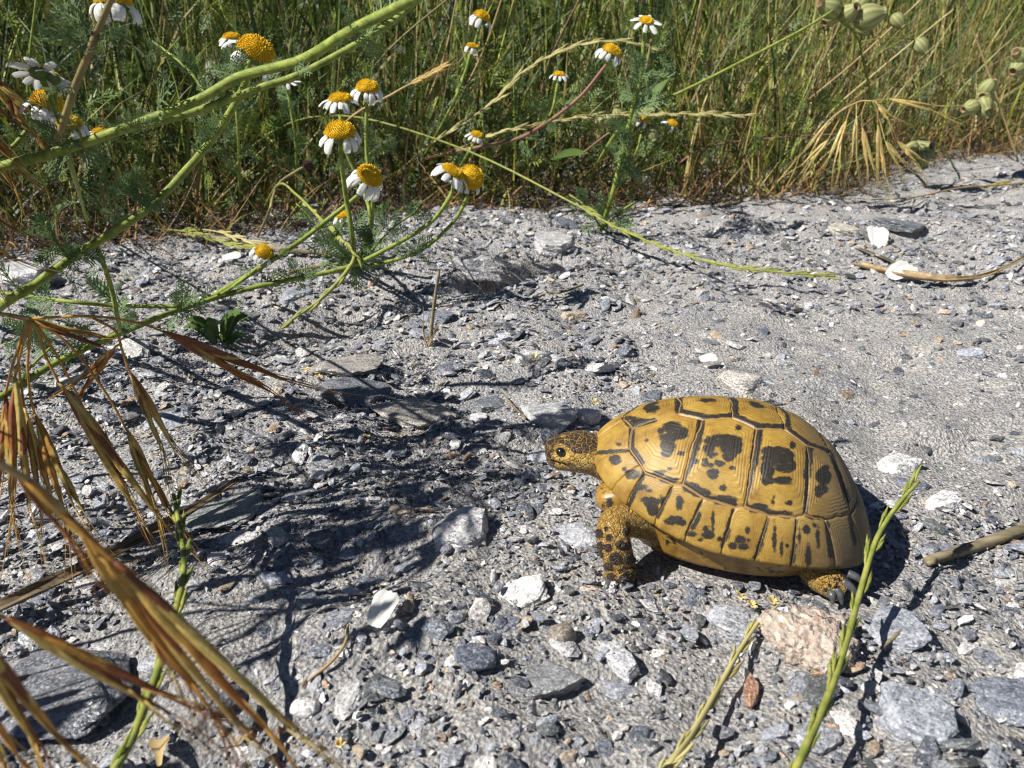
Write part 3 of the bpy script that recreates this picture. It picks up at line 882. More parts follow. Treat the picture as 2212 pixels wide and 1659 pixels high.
# open notches in front and behind for the limbs: pull the ring pieces inwards and down
keep = fr > 0.22
for i in range(1, 5):
    w = np.clip(1 - fr / 0.42, 0, 1) ** 0.7
    RV[i, :, 2] = RV[i, :, 2] * (1 - w) + (-0.0104) * w
    RV[i, :, 0] *= 1 - 0.22 * w
ii = np.arange(RV.shape[0] * 120).reshape(-1, 120); jj = np.roll(ii, -1, 1)
F = np.stack([ii[:-1], jj[:-1], jj[1:], ii[1:]], -1)
F0 = F[0][keep & np.roll(keep, -1)]
F = np.vstack([F0, F[1:].reshape(-1, 4)])
pl_o = tmesh('plastron', RV.reshape(-1, 3)[:, :], F, M['plastron'], tort)
tag(pl_o, 'yellow underside plate and side bridge with dark smudges')

def ray_on(X, Y, ylocal):
    """point on the picture ray whose tortoise-left coordinate is ylocal"""
    o = w2t(np.array([0, 0, CAM_H])); d = ray(X, Y) @ T_R
    return o + d * ((ylocal - o[1]) / d[1])
gc = ray_on(1306, 1070, 0.0135)
gd, gf = ICO[4]
gv = np.sign(gd) * np.abs(gd) ** 0.75 * np.array([0.0075, 0.0085, 0.0052])
tmesh('gular_plate', gv @ np.array([[0.94, 0, 0.34], [0, 1, 0], [-0.34, 0, 0.94]]).T + gc + np.array([-0.004, -0.004, -0.001]), gf, M['plastron'], pl_o)
# ---- body: head, neck, legs and tail grown into one skin
HS = 1.36
HEAD = ray_on(1246, 976, 0.004)
eye_t = ray_on(1219, 962, 0.0)
hf = np.array([1, 0.10, -0.10]); hf /= np.linalg.norm(hf)
hl = np.cross([0, 0, 1.0], hf); hl /= np.linalg.norm(hl)
hu = np.cross(hf, hl)
def hp(x, y, z): return HEAD + (hf * x + hl * y + hu * z) * 0.001 * HS
prof = [(8.9, 0.4, 1.6, 1.8, 1.6), (8.5, 0.2, 2.8, 2.9, 3.0), (7.4, 0.0, 3.9, 3.9, 4.2), (5.6, 0.0, 4.9, 4.7, 5.0), (3.2, 0.0, 5.9, 5.3, 5.3), (0.5, 0.0, 6.9, 5.7, 5.6), (-2.5, -0.1, 7.4, 5.7, 5.8), (-5.5, -0.9, 7.0, 5.4, 6.6),
        (-8.5, -2.2, 6.6, 5.2, 7.0), (-12, -3.4, 6.8, 5.6, 7.2), (-17, -4.0, 7.0, 6.0, 7.0), (-24, -3.5, 7.2, 6.4, 6.4)]
def loft(rings):
    V = np.vstack(rings); n = len(rings[0]); F = []
    for i in range(len(rings) - 1):
        for j in range(n):
            F.append((i * n + j, i * n + (j + 1) % n, (i + 1) * n + (j + 1) % n, (i + 1) * n + j))
    F.append(tuple(range(n - 1, -1, -1))); F.append(tuple((len(rings) - 1) * n + j for j in range(n)))
    return V, F
mb = MB()
aa = np.linspace(0, 2 * np.pi, 28, endpoint=False)
rg = []
for x, zc, w, t, b in prof:
    ca, sa = np.cos(aa), np.sin(aa)
    e = 0.82
    yy = w * np.sign(ca) * np.abs(ca) ** e
    zz = np.where(sa > 0, t, b) * np.sign(sa) * np.abs(sa) ** e
    yy = yy * np.where(sa < 0, 1 - 0.22 * np.abs(sa), 1)
    rg.append(np.array([hp(x, y, z + zc) for y, z in zip(yy, zz)]))
V, F = loft(rg); mb.add(V, F)
def limb(pts, rad, sides=18, n=26): mb.tube(pts, rad, sides, n)
FOOT_W = gnd(1338, 1250) + np.array([0.0, 0.0, 0.0])
foot = w2t(FOOT_W)
up_t = np.array([0, 0, 1.0]) @ T_R           # world up in tortoise coordinates
SHO = np.array([0.022, 0.017, -0.003])
kn = w2t(at(1326, 1165, FOOT_W[1] + 0.001))
kn0 = w2t(at(1336, 1125, FOOT_W[1] + 0.007))
limb([SHO, kn0, kn, foot + up_t * 0.0055, foot + up_t * 0.0005], [0.0066, 0.0056, 0.0059, 0.0055, 0.0057])
# far front leg, reaching forwards under the head
ff = w2t(np.array([0.040, 0.292, 0.0])); ff = w2t(np.array([0.040, 0.292, float(hgt(0.040, 0.292)) + 0.002]))
limb([np.array([0.026, -0.021, -0.001]), (np.array([0.026, -0.021, -0.001]) + ff) / 2 + np.array([0.004, -0.003, 0.002]), ff], [0.008, 0.0062, 0.0056])
# near hind leg
HF = gnd(1812, 1283) + np.array([0, -0.005, 0.0])
h1 = w2t(at(1768, 1238, HF[1] + 0.005)); h2 = w2t(at(1800, 1262, HF[1] + 0.002)); h3 = w2t(at(1822, 1275, HF[1] + 0.0005))
limb([np.array([-0.020, 0.018, -0.003]), np.array([-0.029, 0.024, -0.0045]), h1, h2, h3], [0.010, 0.0080, 0.0058, 0.0052, 0.0044])
hb = np.array([0.132, 0.278, 0.0]); hb[2] = float(hgt(hb[0], hb[1])) + 0.003
limb([np.array([-0.022, -0.020, -0.003]), np.array([-0.032, -0.026, -0.004]), w2t(hb)], [0.010, 0.008, 0.006])
limb([np.array([-0.030, 0, -0.004]), np.array([-0.040, 0.001, -0.007]), np.array([-0.047, 0.002, -0.009])], [0.007, 0.0045, 0.0015])
# trunk filling the shell
d, f = ICO[4]
mb.add(d * np.array([0.035, 0.0265, 0.0105]) + np.array([0.0, 0, -0.0005]), f.tolist())
me0 = mb.mesh('body_raw')
tmp = bpy.data.objects.new('body_raw', me0); col.objects.link(tmp)
rm = tmp.modifiers.new('r', 'REMESH'); rm.mode = 'VOXEL'; rm.voxel_size = 0.00055
sm = tmp.modifiers.new('s', 'SMOOTH'); sm.factor = 0.5; sm.iterations = 5
dg = bpy.context.evaluated_depsgraph_get()
ev = tmp.evaluated_get(dg)
me1 = bpy.data.meshes.new_from_object(ev)
bpy.data.objects.remove(tmp); bpy.data.meshes.remove(me0)
V = np.zeros(len(me1.vertices) * 3, np.float32); me1.vertices.foreach_get('co', V); V = V.reshape(-1, 3).astype(float)
NV = np.zeros(len(V) * 3, np.float32); me1.vertices.foreach_get('normal', NV); NV = NV.reshape(-1, 3).astype(float)
# head coordinates in mm
hx = (V - HEAD) @ hf * 1000 / HS; hy = (V - HEAD) @ hl * 1000 / HS; hz = (V - HEAD) @ hu * 1000 / HS
is_head = smooth(-14, -8, hx) * (np.abs(hy) < 12) * (np.abs(hz) < 12)
eye_c = {}
disp = np.zeros(len(V)); dark = np.zeros(len(V)); scale_f = np.zeros(len(V))
for s in (1, -1):
    ex, ey, ez = 4.3, s * 5.1, 1.7
    eye_c[s] = (ex, ey, ez)
    de = np.sqrt(((hx - ex) / 2.5) ** 2 + ((hz - ez) / 1.75) ** 2 + ((hy - ey) / 3) ** 2)
    disp += 0.0005 * np.exp(-((de - 1.05) / 0.28) ** 2) - 0.0013 * np.exp(-(de / 0.75) ** 2)
    dark -= 1.7 * np.exp(-(de / 1.35) ** 4)
# mouth line
side = smooth(2.0, 3.5, hx)
mz = -1.6 - 0.10 * (5 - hx)
disp -= 0.0009 * np.exp(-((hz - mz) / 0.35) ** 2) * side * is_head
dark += 0.9 * np.exp(-((hz - mz) / 0.35) ** 2) * side * is_head
dark -= is_head * 0.9 * np.exp(-((hx + 2.5) / 3.5) ** 2 - ((hz + 0.2) / 1.8) ** 2)
dark += is_head * (1.2 * smooth(1.4, 2.8, hz + 0.10 * hx) + 1.2 * smooth(5.6, 6.8, hx) + 0.9 * np.exp(-((hx - 1.5) / 2.2) ** 2 - ((hz + 1.5) / 1.5) ** 2))
scale_f = np.maximum(scale_f, is_head * 0.55)
# big dark scales on the near front leg (picture positions) and small ones on the feet
W = t2w(V); pq = project(W)
def scale_seed(X, Y, r, side_y, h=0.0005):
    global disp, dark
    d = np.hypot((pq[:, 0] - X), (pq[:, 1] - Y)) / r
    m = (np.abs(W[:, 1] - side_y) < 0.010) & ((NV @ T_R.T)[:, 1] < 0.15)
    k = np.where(m, 1 - smooth(0.75, 1.05, d), 0)
    disp += h * k; dark += 1.5 * k
z5 = lambda X, Y: ((2300 + X * 0.2411) * 0.54004, (2000 + Y * 0.2411) * 0.54004)
for X, Y, r in [(400,560,10),(570,620,8),(545,790,9),(660,960,13),(900,980,12),(545,1100,10),(600,1280,10),(800,1290,9),(720,1380,10),(880,1400,10),(920,1270,7),(850,520,9),(430,760,9),(740,740,10),(860,760,10),(520,480,5),(750,1170,4),(830,1200,5),(960,1150,6),(1000,1000,5),(420,900,8)]:
    scale_seed(*z5(X, Y), r * 1.05, FOOT_W[1])
z3 = lambda X, Y: ((3000 + X * 0.27125) * 0.54004, (2150 + Y * 0.27125) * 0.54004)
for X, Y, r in [(1410,600,7),(1350,555,4),(1280,725,7),(1170,705,4),(1250,610,4),(1180,790,3.5),(1310,610,3),(1120,770,5),(1380,500,4),(1300,680,2),(1330,640,2.5)]:
    scale_seed(*z3(X, Y), r, HF[1], 0.0003)
legm = smooth(0.02, 0.06, np.abs(dark) * 0) 
V2 = V + NV * disp[:, None]
leg = (1 - is_head)
F = np.zeros(len(me1.polygons) * 4, np.int32)
me1.polygons.foreach_get('vertices', F) if all(len(p.vertices) == 4 for p in me1.polygons) else None
def skin_material():
    m, nt, b = new_mat('reptile_skin')
    N = NT(nt)
    p = N.node('TexCoord').outputs['Object']
    dk = N.attr('dark'); hd = N.attr('head')
    cells = N.vor(p, 430, 'DISTANCE_TO_EDGE')
    fine = N.noise(p, 900, 4, 0.65)
    c = N.ramp(fine, [(0.3, (0.25, 0.13, 0.028)), (0.55, (0.42, 0.26, 0.06)), (0.75, (0.54, 0.39, 0.14))])
    c = N.mix(N.math('MULTIPLY', N.smoothstep(dk, -0.15, -0.7), 0.8), c, (0.55, 0.38, 0.10))
    f = N.math('ADD', dk, N.math('MULTIPLY', N.math('SUBTRACT', N.noise(p, 420, 3, 0.6), 0.5), 1.0))
    dkf = N.smoothstep(f, 0.35, 0.65)
    edge = N.smoothstep(cells, 0.02, 0.10)
    dkf = N.math('MULTIPLY', dkf, N.math('SUBTRACT', 1.0, N.math('MULTIPLY', N.math('SUBTRACT', 1.0, edge), N.math('MULTIPLY', hd, 0.85))))
    c = N.mix(dkf, c, N.ramp(fine, [(0.3, (0.02, 0.014, 0.011)), (0.7, (0.085, 0.055, 0.035))]))
    N.put(b.inputs['Base Color'], c)
    b.inputs['Roughness'].default_value = 0.42
    small = N.vor(p, 1100, 'DISTANCE_TO_EDGE')
    h = N.math('ADD', N.smoothstep(cells, 0.0, 0.12), N.math('MULTIPLY', N.smoothstep(small, 0.0, 0.15), 0.5))
    N.put(b.inputs['Normal'], N.bump(h, 1.0, 0.0007))
    return m
M['skin'] = skin_material()
me = fast_mesh('body', t2w(V2) - base_loc, F.reshape(-1, 4), [('dark', 'FLOAT', np.clip(dark, -1, 2)), ('head', 'FLOAT', is_head)], True)
bpy.data.meshes.remove(me1)
body = obj('body', me, M['skin'], tort)
tag(body, 'yellow brown scaly head, neck, legs and feet with dark scales')
def gloss(name, c, rough, coat=0.0):
    m, nt, b = new_mat(name)
    N = NT(nt)
    n = N.noise(N.node('TexCoord').outputs['Object'], 900, 3, 0.6)
    N.put(b.inputs['Base Color'], N.ramp(n, [(0.3, tuple(x * 0.7 for x in c)), (0.7, tuple(min(1, x * 1.3) for x in c))]))
    b.inputs['Roughness'].default_value = rough
    b.inputs['Coat Weight'].default_value = coat
    return m
M['eye'] = gloss('dark_eye', (0.006, 0.005, 0.004), 0.05, 1.0)
M['claw'] = gloss('claw_horn', (0.07, 0.075, 0.08), 0.35)
d, f = ICO[3]
for s in (1, -1):
    ex, ey, ez = eye_c[s]
    c0 = hp(ex, ey - s * 0.7, ez)
    tmesh('eye', c0 + d * 0.00145 * HS, f, M['eye'], tort)
def claw(p, dirw, length, rad):
    """p world point, dirw world direction"""
    dirw = np.array(dirw, float); dirw /= np.linalg.norm(dirw)
    b = MB().tube([p - dirw * length * 0.3, p + dirw * length * 0.35 + np.array([0, 0, rad * 0.2]), p + dirw * length - np.array([0, 0, rad * 0.8])], [rad, rad * 1.0, rad * 0.25], 10, 10)
    obj('claw', b.mesh('claw', off=base_loc), M['claw'], tort)
for (X0, Y0, X1, Y1, dy) in [(1500, 560, 1690, 660, 0.001), (1420, 690, 1620, 850, -0.001), (1300, 800, 1370, 960, -0.0025), (1200, 840, 1230, 950, -0.003)]:
    a = at(*z3(X0, Y0), HF[1] + dy); b = at(*z3(X1, Y1), HF[1] + dy - 0.0022)
    claw(a, b - a, float(np.linalg.norm(b - a)), 0.00135)
for X in (-3.6, -1.2, 1.2, 3.4):
    p = FOOT_W + np.array([X * 0.001 - 0.001, -0.0048, 0.0016])
    claw(p, (X * 0.05 - 0.25, -1, -0.35), 0.0038, 0.0011)

# ------------------------------------------------------------------ plants: building blocks
def unit(v):
    v = np.asarray(v, float); return v / (np.linalg.norm(v) + 1e-12)
def frame(n, hint=(0.3, 0.2, 1)):
    """matrix whose Z is n"""
    z = unit(n); x = np.cross(hint, z)
    if np.linalg.norm(x) < 1e-3: x = np.cross((1, 0, 0.1), z)
    x = unit(x); y = np.cross(z, x)
    return np.stack([x, y, z], 1)

# feathery leaf: rachis along +X, length 1, twice divided
def feather(seed, pairs=9, lobes=3, wid=0.026, cheap=False):
    g = np.random.default_rng(seed)
    V = []; F = []
    def sliver(a, b, w):
        a = np.array(a); b = np.array(b)
        t = unit(b - a); s = unit(np.cross(t, (0.15, 0.1, 1)))
        m = a + (b - a) * 0.55 + np.array([0, 0, 0.006])
        k = len(V)
        if cheap:
            V.extend([a + (b - a) * 0.3 - s * w, a + (b - a) * 0.3 + s * w, b]); F.append((k, k + 1, k + 2)); return
        V.extend([a - s * w * 0.6, a + s * w * 0.6, m - s * w, m + s * w, b])
        F.extend([(k, k + 1, k + 3), (k, k + 3, k + 2), (k + 2, k + 3, k + 4)])
    bend = g.uniform(-0.12, 0.12); dr = g.uniform(-0.05, 0.35)
    cur = lambda t: np.array([t, bend * t * t, -dr * t * t * 0.6 + 0.06 * math.sin(3 * t)])
    for i in range(6):
        sliver(cur(i / 6), cur((i + 1.25) / 6), wid * 1.0)
    for i in range(pairs):
        t = 0.1 + 0.86 * i / pairs + g.uniform(-0.02, 0.02)
        L = (0.30 * math.sin(math.pi * min(1, 0.22 + t * 0.72)) + 0.06) * g.uniform(0.8, 1.2)
        for s in (1, -1):
            a = cur(t); dirv = unit((0.75, s * g.uniform(0.7, 1.1), g.uniform(-0.25, 0.6)))
            b = a + dirv * L
            sliver(a, b, wid * 0.8)
            for q in range(lobes):
                u = 0.35 + 0.5 * q / lobes
                c = a + dirv * L * u
                e = c + unit(dirv + np.array([0.5, -s * (-1) ** q * 0.9, g.uniform(-0.4, 0.5)])) * L * g.uniform(0.35, 0.5)
                sliver(c, e, wid * 0.7)
    return np.array(V), np.array(F)
FEATHER = [feather(20 + k, 8 + k % 3, 2 + k % 2) for k in range(8)]
MASSF = [feather(50 + k, 7, 2, 0.034, True) for k in range(8)]
FMESH = []
for v, f in FEATHER:
    me = fast_mesh('leaf', v, f); me.materials.append(M['feather']); FMESH.append(me)
def put_leaf(root, rloc, p, dirv, size, upv=(0, 0, 1)):
    o = bpy.data.objects.new('leaf', random.choice(FMESH)); col.objects.link(o); o.parent = root
    x = unit(dirv); z = unit(np.asarray(upv) - x * np.dot(upv, x) + 1e-4); y = np.cross(z, x)
    A = np.eye(4); A[:3, :3] = np.stack([x, y, z], 1) * size; A[:3, 3] = np.asarray(p) - rloc
    o.matrix_local = Matrix(A.tolist())
    return o

# daisy heads: unit disc radius 1
def disc_mesh(dome_h):
    mb = MB()
    a = np.linspace(0, 2 * np.pi, 24, endpoint=False)
    rings = []
    for t in np.linspace(0, 1, 7):
        r = math.sin(t * math.pi / 2); z = dome_h * math.cos(t * math.pi / 2)
        rings.append(np.stack([np.cos(a) * max(r, 0.02) * 0.97, np.sin(a) * max(r, 0.02) * 0.97, np.full(24, z)], 1))
    rings.append(np.stack([np.cos(a) * 0.7, np.sin(a) * 0.7, np.full(24, -0.25)], 1))
    v, f = loft(rings); mb.add(v, f)
    g = np.random.default_rng(5)
    n = 330
    for i in range(n):
        t = math.sqrt((i + 0.5) / n); ph = i * 2.39996
        th_ = t * math.pi / 2 * 1.02
        nrm = unit((math.sin(th_) * math.cos(ph), math.sin(th_) * math.sin(ph), math.cos(th_) / max(dome_h, 0.3)))
        p = np.array([math.sin(th_) * math.cos(ph), math.sin(th_) * math.sin(ph), dome_h * math.cos(th_)])
        A = frame(nrm)
        w = 0.05; h = g.uniform(0.08, 0.22)
        k = [p + A @ np.array([w * math.cos(q), w * math.sin(q), -0.03]) for q in (0, 2.09, 4.19)]
        tp = [p + A @ np.array([w * 0.8 * math.cos(q), w * 0.8 * math.sin(q), h]) for q in (0.5, 2.6, 4.7)]
        mb.add(np.array(k + tp), [(0, 1, 4, 3), (1, 2, 5, 4), (2, 0, 3, 5), (3, 4, 5)])
    me = mb.mesh('flower_head', smoothed=False); me.materials.append(M['disc']); return me
DISC = {k: disc_mesh(k) for k in (0.45, 0.75, 1.05)}
def petal_mesh(seed, droop):
    g = np.random.default_rng(seed)
    nl, nw = 9, 7
    V = []
    for i in range(nl):
        t = i / (nl - 1)
        ang = -droop * (t ** 0.8) * 1.0 + 0.15
        V.append((t, ang))
    P = [np.array([0.0, 0.0])]
    for i in range(1, nl):
        a = V[i][1]
        P.append(P[-1] + np.array([math.cos(a), math.sin(a)]) / (nl - 1))
    verts = []
    for i in range(nl):
        t = i / (nl - 1)
        w = 0.235 * (0.45 + 0.55 * min(1, t * 2.4)) * (1 - 0.25 * max(0, t - 0.75) / 0.25)
        for j in range(nw):
            s = (j / (nw - 1) - 0.5) * 2
            notch = (0.055 * math.cos(s * math.pi * 1.5) ** 2 - 0.05 * s * s) if i == nl - 1 else 0
            gro = -0.022 * math.cos(s * math.pi * 2.0) - 0.10 * s * s * (0.4 + 0.6 * t)
            d = unit((math.cos(V[i][1]), math.sin(V[i][1]), 0))
            verts.append((P[i][0] + d[0] * notch - d[1] * gro * 0.6, s * w + g.normal(0, 0.006), P[i][1] + d[1] * notch + gro * 0.7))
    F = [(i * nw + j, i * nw + j + 1, (i + 1) * nw + j + 1, (i + 1) * nw + j) for i in range(nl - 1) for j in range(nw - 1)]
    mb = MB().add(verts, F)
    me = mb.mesh('petal'); me.materials.append(M['petal']); return me
PETAL = {d: [petal_mesh(60 + k, d) for k in range(3)] for d in (0.5, 1.1, 1.75, 2.3)}
def calyx_mesh():
    a = np.linspace(0, 2 * np.pi, 20, endpoint=False)
    rings = []
    for r, z in ((0.98, 0.02), (0.96, -0.18), (0.8, -0.42), (0.5, -0.62), (0.2, -0.75)):
        rings.append(np.stack([np.cos(a) * r * (1 + 0.05 * np.cos(a * 10)), np.sin(a) * r * (1 + 0.05 * np.cos(a * 10)), np.full(20, z)], 1))
    v, f = loft(rings)
    me = MB().add(v, f).mesh('calyx'); me.materials.append(M['calyx']); return me
CALYX = calyx_mesh()
def daisy_head(root, rloc, p, n, rad, dome_h=0.75, droop=1.75, petals=12, plen=1.25, skip=()):
    o = bpy.data.objects.new('flower_head', DISC[dome_h]); col.objects.link(o); o.parent = root
    A = np.eye(4); A[:3, :3] = frame(n) * rad; A[:3, 3] = np.asarray(p) - rloc
    o.matrix_local = Matrix(A.tolist())
    c = bpy.data.objects.new('calyx', CALYX); col.objects.link(c); c.parent = o
    for k in range(petals):
        if k in skip or random.random() < 0.09: continue
        q = bpy.data.objects.new('petal', random.choice(PETAL[random.choice([droop, droop, droop, 1.1 if droop < 1 else (1.75 if droop != 1.75 else 2.3)])])); col.objects.link(q); q.parent = o
        a = 2 * math.pi * k / petals + random.gauss(0, 0.09)
        L = plen * 1.22 * random.uniform(0.85, 1.12)
        q.matrix_local = Matrix.Rotation(a, 4, 'Z') @ Matrix.Translation((0.86, 0, -0.03)) @ Matrix.Rotation(random.gauss(0, 0.13), 4, 'Y') @ Matrix.Rotation(random.gauss(0, 0.15), 4, 'X') @ Matrix.Scale(L, 4)
    return o

def hairy_stem(root, rloc, pts, rad, mat, name='stem', hairs=0, sides=8, n=None):
    mb = MB().tube(pts, rad, sides, n or len(pts) * 6)
    if hairs:
        C = catmull(pts, 60)
        T = np.gradient(C, axis=0)
        r0 = float(np.mean(rad))
        for k in range(hairs):
            i = random.randint(0, 59)
            t = unit(T[i]); s = unit(np.cross(t, rng.normal(0, 1, 3)))
            p = C[i] + s * r0 * 0.9 + (t * random.uniform(-1, 1)) * np.linalg.norm(T[i]) * 0.5
            w = unit(np.cross(s, t)) * 0.00008
            e = p + s * random.uniform(0.0006, 0.0019) + t * random.uniform(-0.0003, 0.0006)
            mb.add([p - w, p + w, e], [(0, 1, 2)])
    return obj(name, mb.mesh(name, off=rloc), mat, root)

def chamomile(label, stems, heads, leaves, loc_px, mat='stem', group='chamomile plants along the verge', nodes=()):
    """stems: list of (pts[(X,Y,yw)], radii, hairs); heads: (X,Y,yw,normal,disc px,dome,droop,petals,plen); leaves: n per stem, size"""
    root_p = np.array(loc_px, float)
    root = thing('chamomile_plant', label, 'flower', root_p, group)
    for st in stems:
        pts, rad, hairs = st[:3]
        mt = M[st[3]] if len(st) > 3 else M[mat]
        P = [at(*q) if len(q) == 3 else np.array(q[1]) for q in pts]
        hairy_stem(root, root_p, P, rad, mt, hairs=hairs)
        nl, size = st[4] if len(st) > 4 else leaves
        C = catmull(P, 50); T = np.gradient(C, axis=0)
        for k in range(nl):
            i = random.randint(2, 40)
            d = unit(unit(T[i]) * random.uniform(0.2, 1.0) + rng.normal(0, 0.8, 3) + np.array([0, -0.1, 0.25]))
            put_leaf(root, root_p, C[i], d, size * random.uniform(0.6, 1.3), unit(rng.normal(0, 1, 3) + np.array([0, -0.5, 1])))
    for X, Y, yw, cnt_, sz_ in nodes:
        for k in range(cnt_):
            put_leaf(root, root_p, at(X, Y, yw), unit(rng.normal(0, 0.8, 3) + np.array([0, -0.15, 0.35])), sz_ * random.uniform(0.6, 1.25), unit(rng.normal(0, 1, 3) + np.array([0, -0.6, 0.6])))
    for (X, Y, yw, n, dpx, dm, dr, pt, pl) in heads:
        p = at(X, Y, yw)
        rad = dpx * 0.45 * float(np.linalg.norm(p - np.array([0, 0, CAM_H]))) / FPX
        daisy_head(root, root_p, p, n, rad, dm, dr, pt, pl)
    return root
U = (0.0, -0.15, 1)
gl = lambda X, Y: gnd(X, Y)
G = lambda X, Y: ('g', gnd(X, Y, -0.002))

# ------------------------------------------------------------------ chamomile, from the nearest plant backwards
chamomile('tall chamomile with thick hairy green stems and pale daisies seen from below',
  [([(-120, 420, 0.30), (0, 362, 0.30), (100, 335, 0.30), (285, 272, 0.30), (430, 215, 0.30), (520, 165, 0.30), (650, 130, 0.29), (760, 65, 0.28), (890, 0, 0.27), (960, -40, 0.27)], [0.0019, 0.0019, 0.0018, 0.0018, 0.0017, 0.0016], 1500, 'stem', (2, 0.012)),
   ([(285, 280, 0.302), (430, 238, 0.305), (560, 190, 0.31), (640, 163, 0.31), (740, 112, 0.31), (850, 45, 0.31), (900, 0, 0.31)], [0.0014, 0.0013, 0.0012], 700, 'stem', (4, 0.016)),
   ([(125, 300, 0.285), (140, 255, 0.28), (165, 180, 0.275), (195, 110, 0.27), (207, 70, 0.27)], [0.0012, 0.0012, 0.0013], 500, 'stem_brown', (3, 0.014)),
   ([(205, 80, 0.27), (240, 0, 0.262), (262, -40, 0.26)], [0.0010, 0.0009], 200, 'stem_brown', (0, 0.01)),
   ([(200, 105, 0.27), (175, 50, 0.275), (160, 5, 0.28), (150, -30, 0.28)], [0.0008, 0.0007], 60, 'feather', (9, 0.011)),
   ([(142, 288, 0.30), (125, 250, 0.30), (105, 200, 0.30), (90, 170, 0.30)], [0.0010, 0.0010], 120, 'stem', (1, 0.012)),
   ([(118, 235, 0.301), (120, 200, 0.303), (116, 178, 0.303)], [0.0008, 0.0008], 60, 'stem', (0, 0.012)),
   ([(0, 345, 0.33), (40, 305, 0.33), (70, 265, 0.335), (80, 250, 0.335)], [0.0011, 0.0010], 100, 'stem', (3, 0.014)),
   ([(140, 300, 0.30), (150, 345, 0.31), (165, 395, 0.40), ('g', gnd(192, 492, -0.002))], [0.0011, 0.0010], 100, 'stem', (5, 0.016)),
   ([(-80, 480, 0.35), (-100, 420, 0.30)], [0.0018, 0.0018], 0, 'stem', (0, 0.01)),
   ([('g', gnd(-230, 640, -0.003)), (-80, 480, 0.35)], [0.0020, 0.0018], 0, 'stem', (3, 0.016))],
  [(245, 8, 0.30, (0.05, 0.1, 1), 62, 0.75, 2.3, 12, 1.15),
   (84, 157, 0.30, (-0.1, 0.75, 0.8), 36, 0.45, 0.5, 13, 1.5),
   (116, 168, 0.302, (0.15, 0.7, 0.8), 30, 0.45, 0.5, 13, 1.5),
   (100, 228, 0.335, (0.45, 0.1, 1), 54, 1.05, 2.3, 12, 1.2),
   (150, 270, 0.32, (0.1, -0.35, 1), 44, 0.75, 1.75, 12, 1.0),
   (215, 284, 0.36, U, 26, 0.45, 1.1, 10, 1.1)],
  (6, 0.016), gnd(-230, 640), nodes=[(285, 274, 0.298, 7, 0.010), (520, 168, 0.303, 4, 0.011), (145, 300, 0.298, 4, 0.010), (207, 78, 0.272, 4, 0.010), (192, 112, 0.272, 4, 0.011), (760, 68, 0.28, 6, 0.012)])
chamomile('chamomile with a thick stem slanting down over the gravel and a half drooped daisy',
  [([('g', gnd(-160, 780, -0.003)), (0, 662, 0.33), (75, 615, 0.335), (150, 560, 0.34), (320, 450, 0.35), (400, 370, 0.36), (470, 285, 0.36), (525, 190, 0.36), (540, 130, 0.36)], [0.0021, 0.0020, 0.0019, 0.0018, 0.0016, 0.0013], 1400, 'stem', (5, 0.02)),
   ([(320, 450, 0.35), (300, 430, 0.345), (285, 415, 0.34)], [0.0009, 0.0006], 40, 'feather', (5, 0.014)),
   ([(150, 560, 0.34), (120, 520, 0.335), (100, 480, 0.33)], [0.0009, 0.0006], 40, 'feather', (7, 0.015)),
   ([(205, 522, 0.345), (218, 555, 0.346), (240, 620, 0.355), (255, 690, 0.37), ('g', gnd(264, 724, -0.001))], [0.0010, 0.0012], 60, 'stem', (3, 0.014)),
   ([(480, 270, 0.36), (430, 180, 0.365), (390, 135, 0.37), (330, 90, 0.38)], [0.0008, 0.0006], 60, 'stem', (10, 0.011))],
  [(553, 112, 0.37, (0.55, -0.25, 0.9), 72, 0.75, 1.75, 12, 1.15)],
  (6, 0.016), gnd(-160, 780), nodes=[(320, 450, 0.348, 7, 0.012), (150, 560, 0.338, 8, 0.014), (470, 285, 0.358, 4, 0.012), (530, 190, 0.365, 4, 0.011), (285, 415, 0.338, 5, 0.012)])
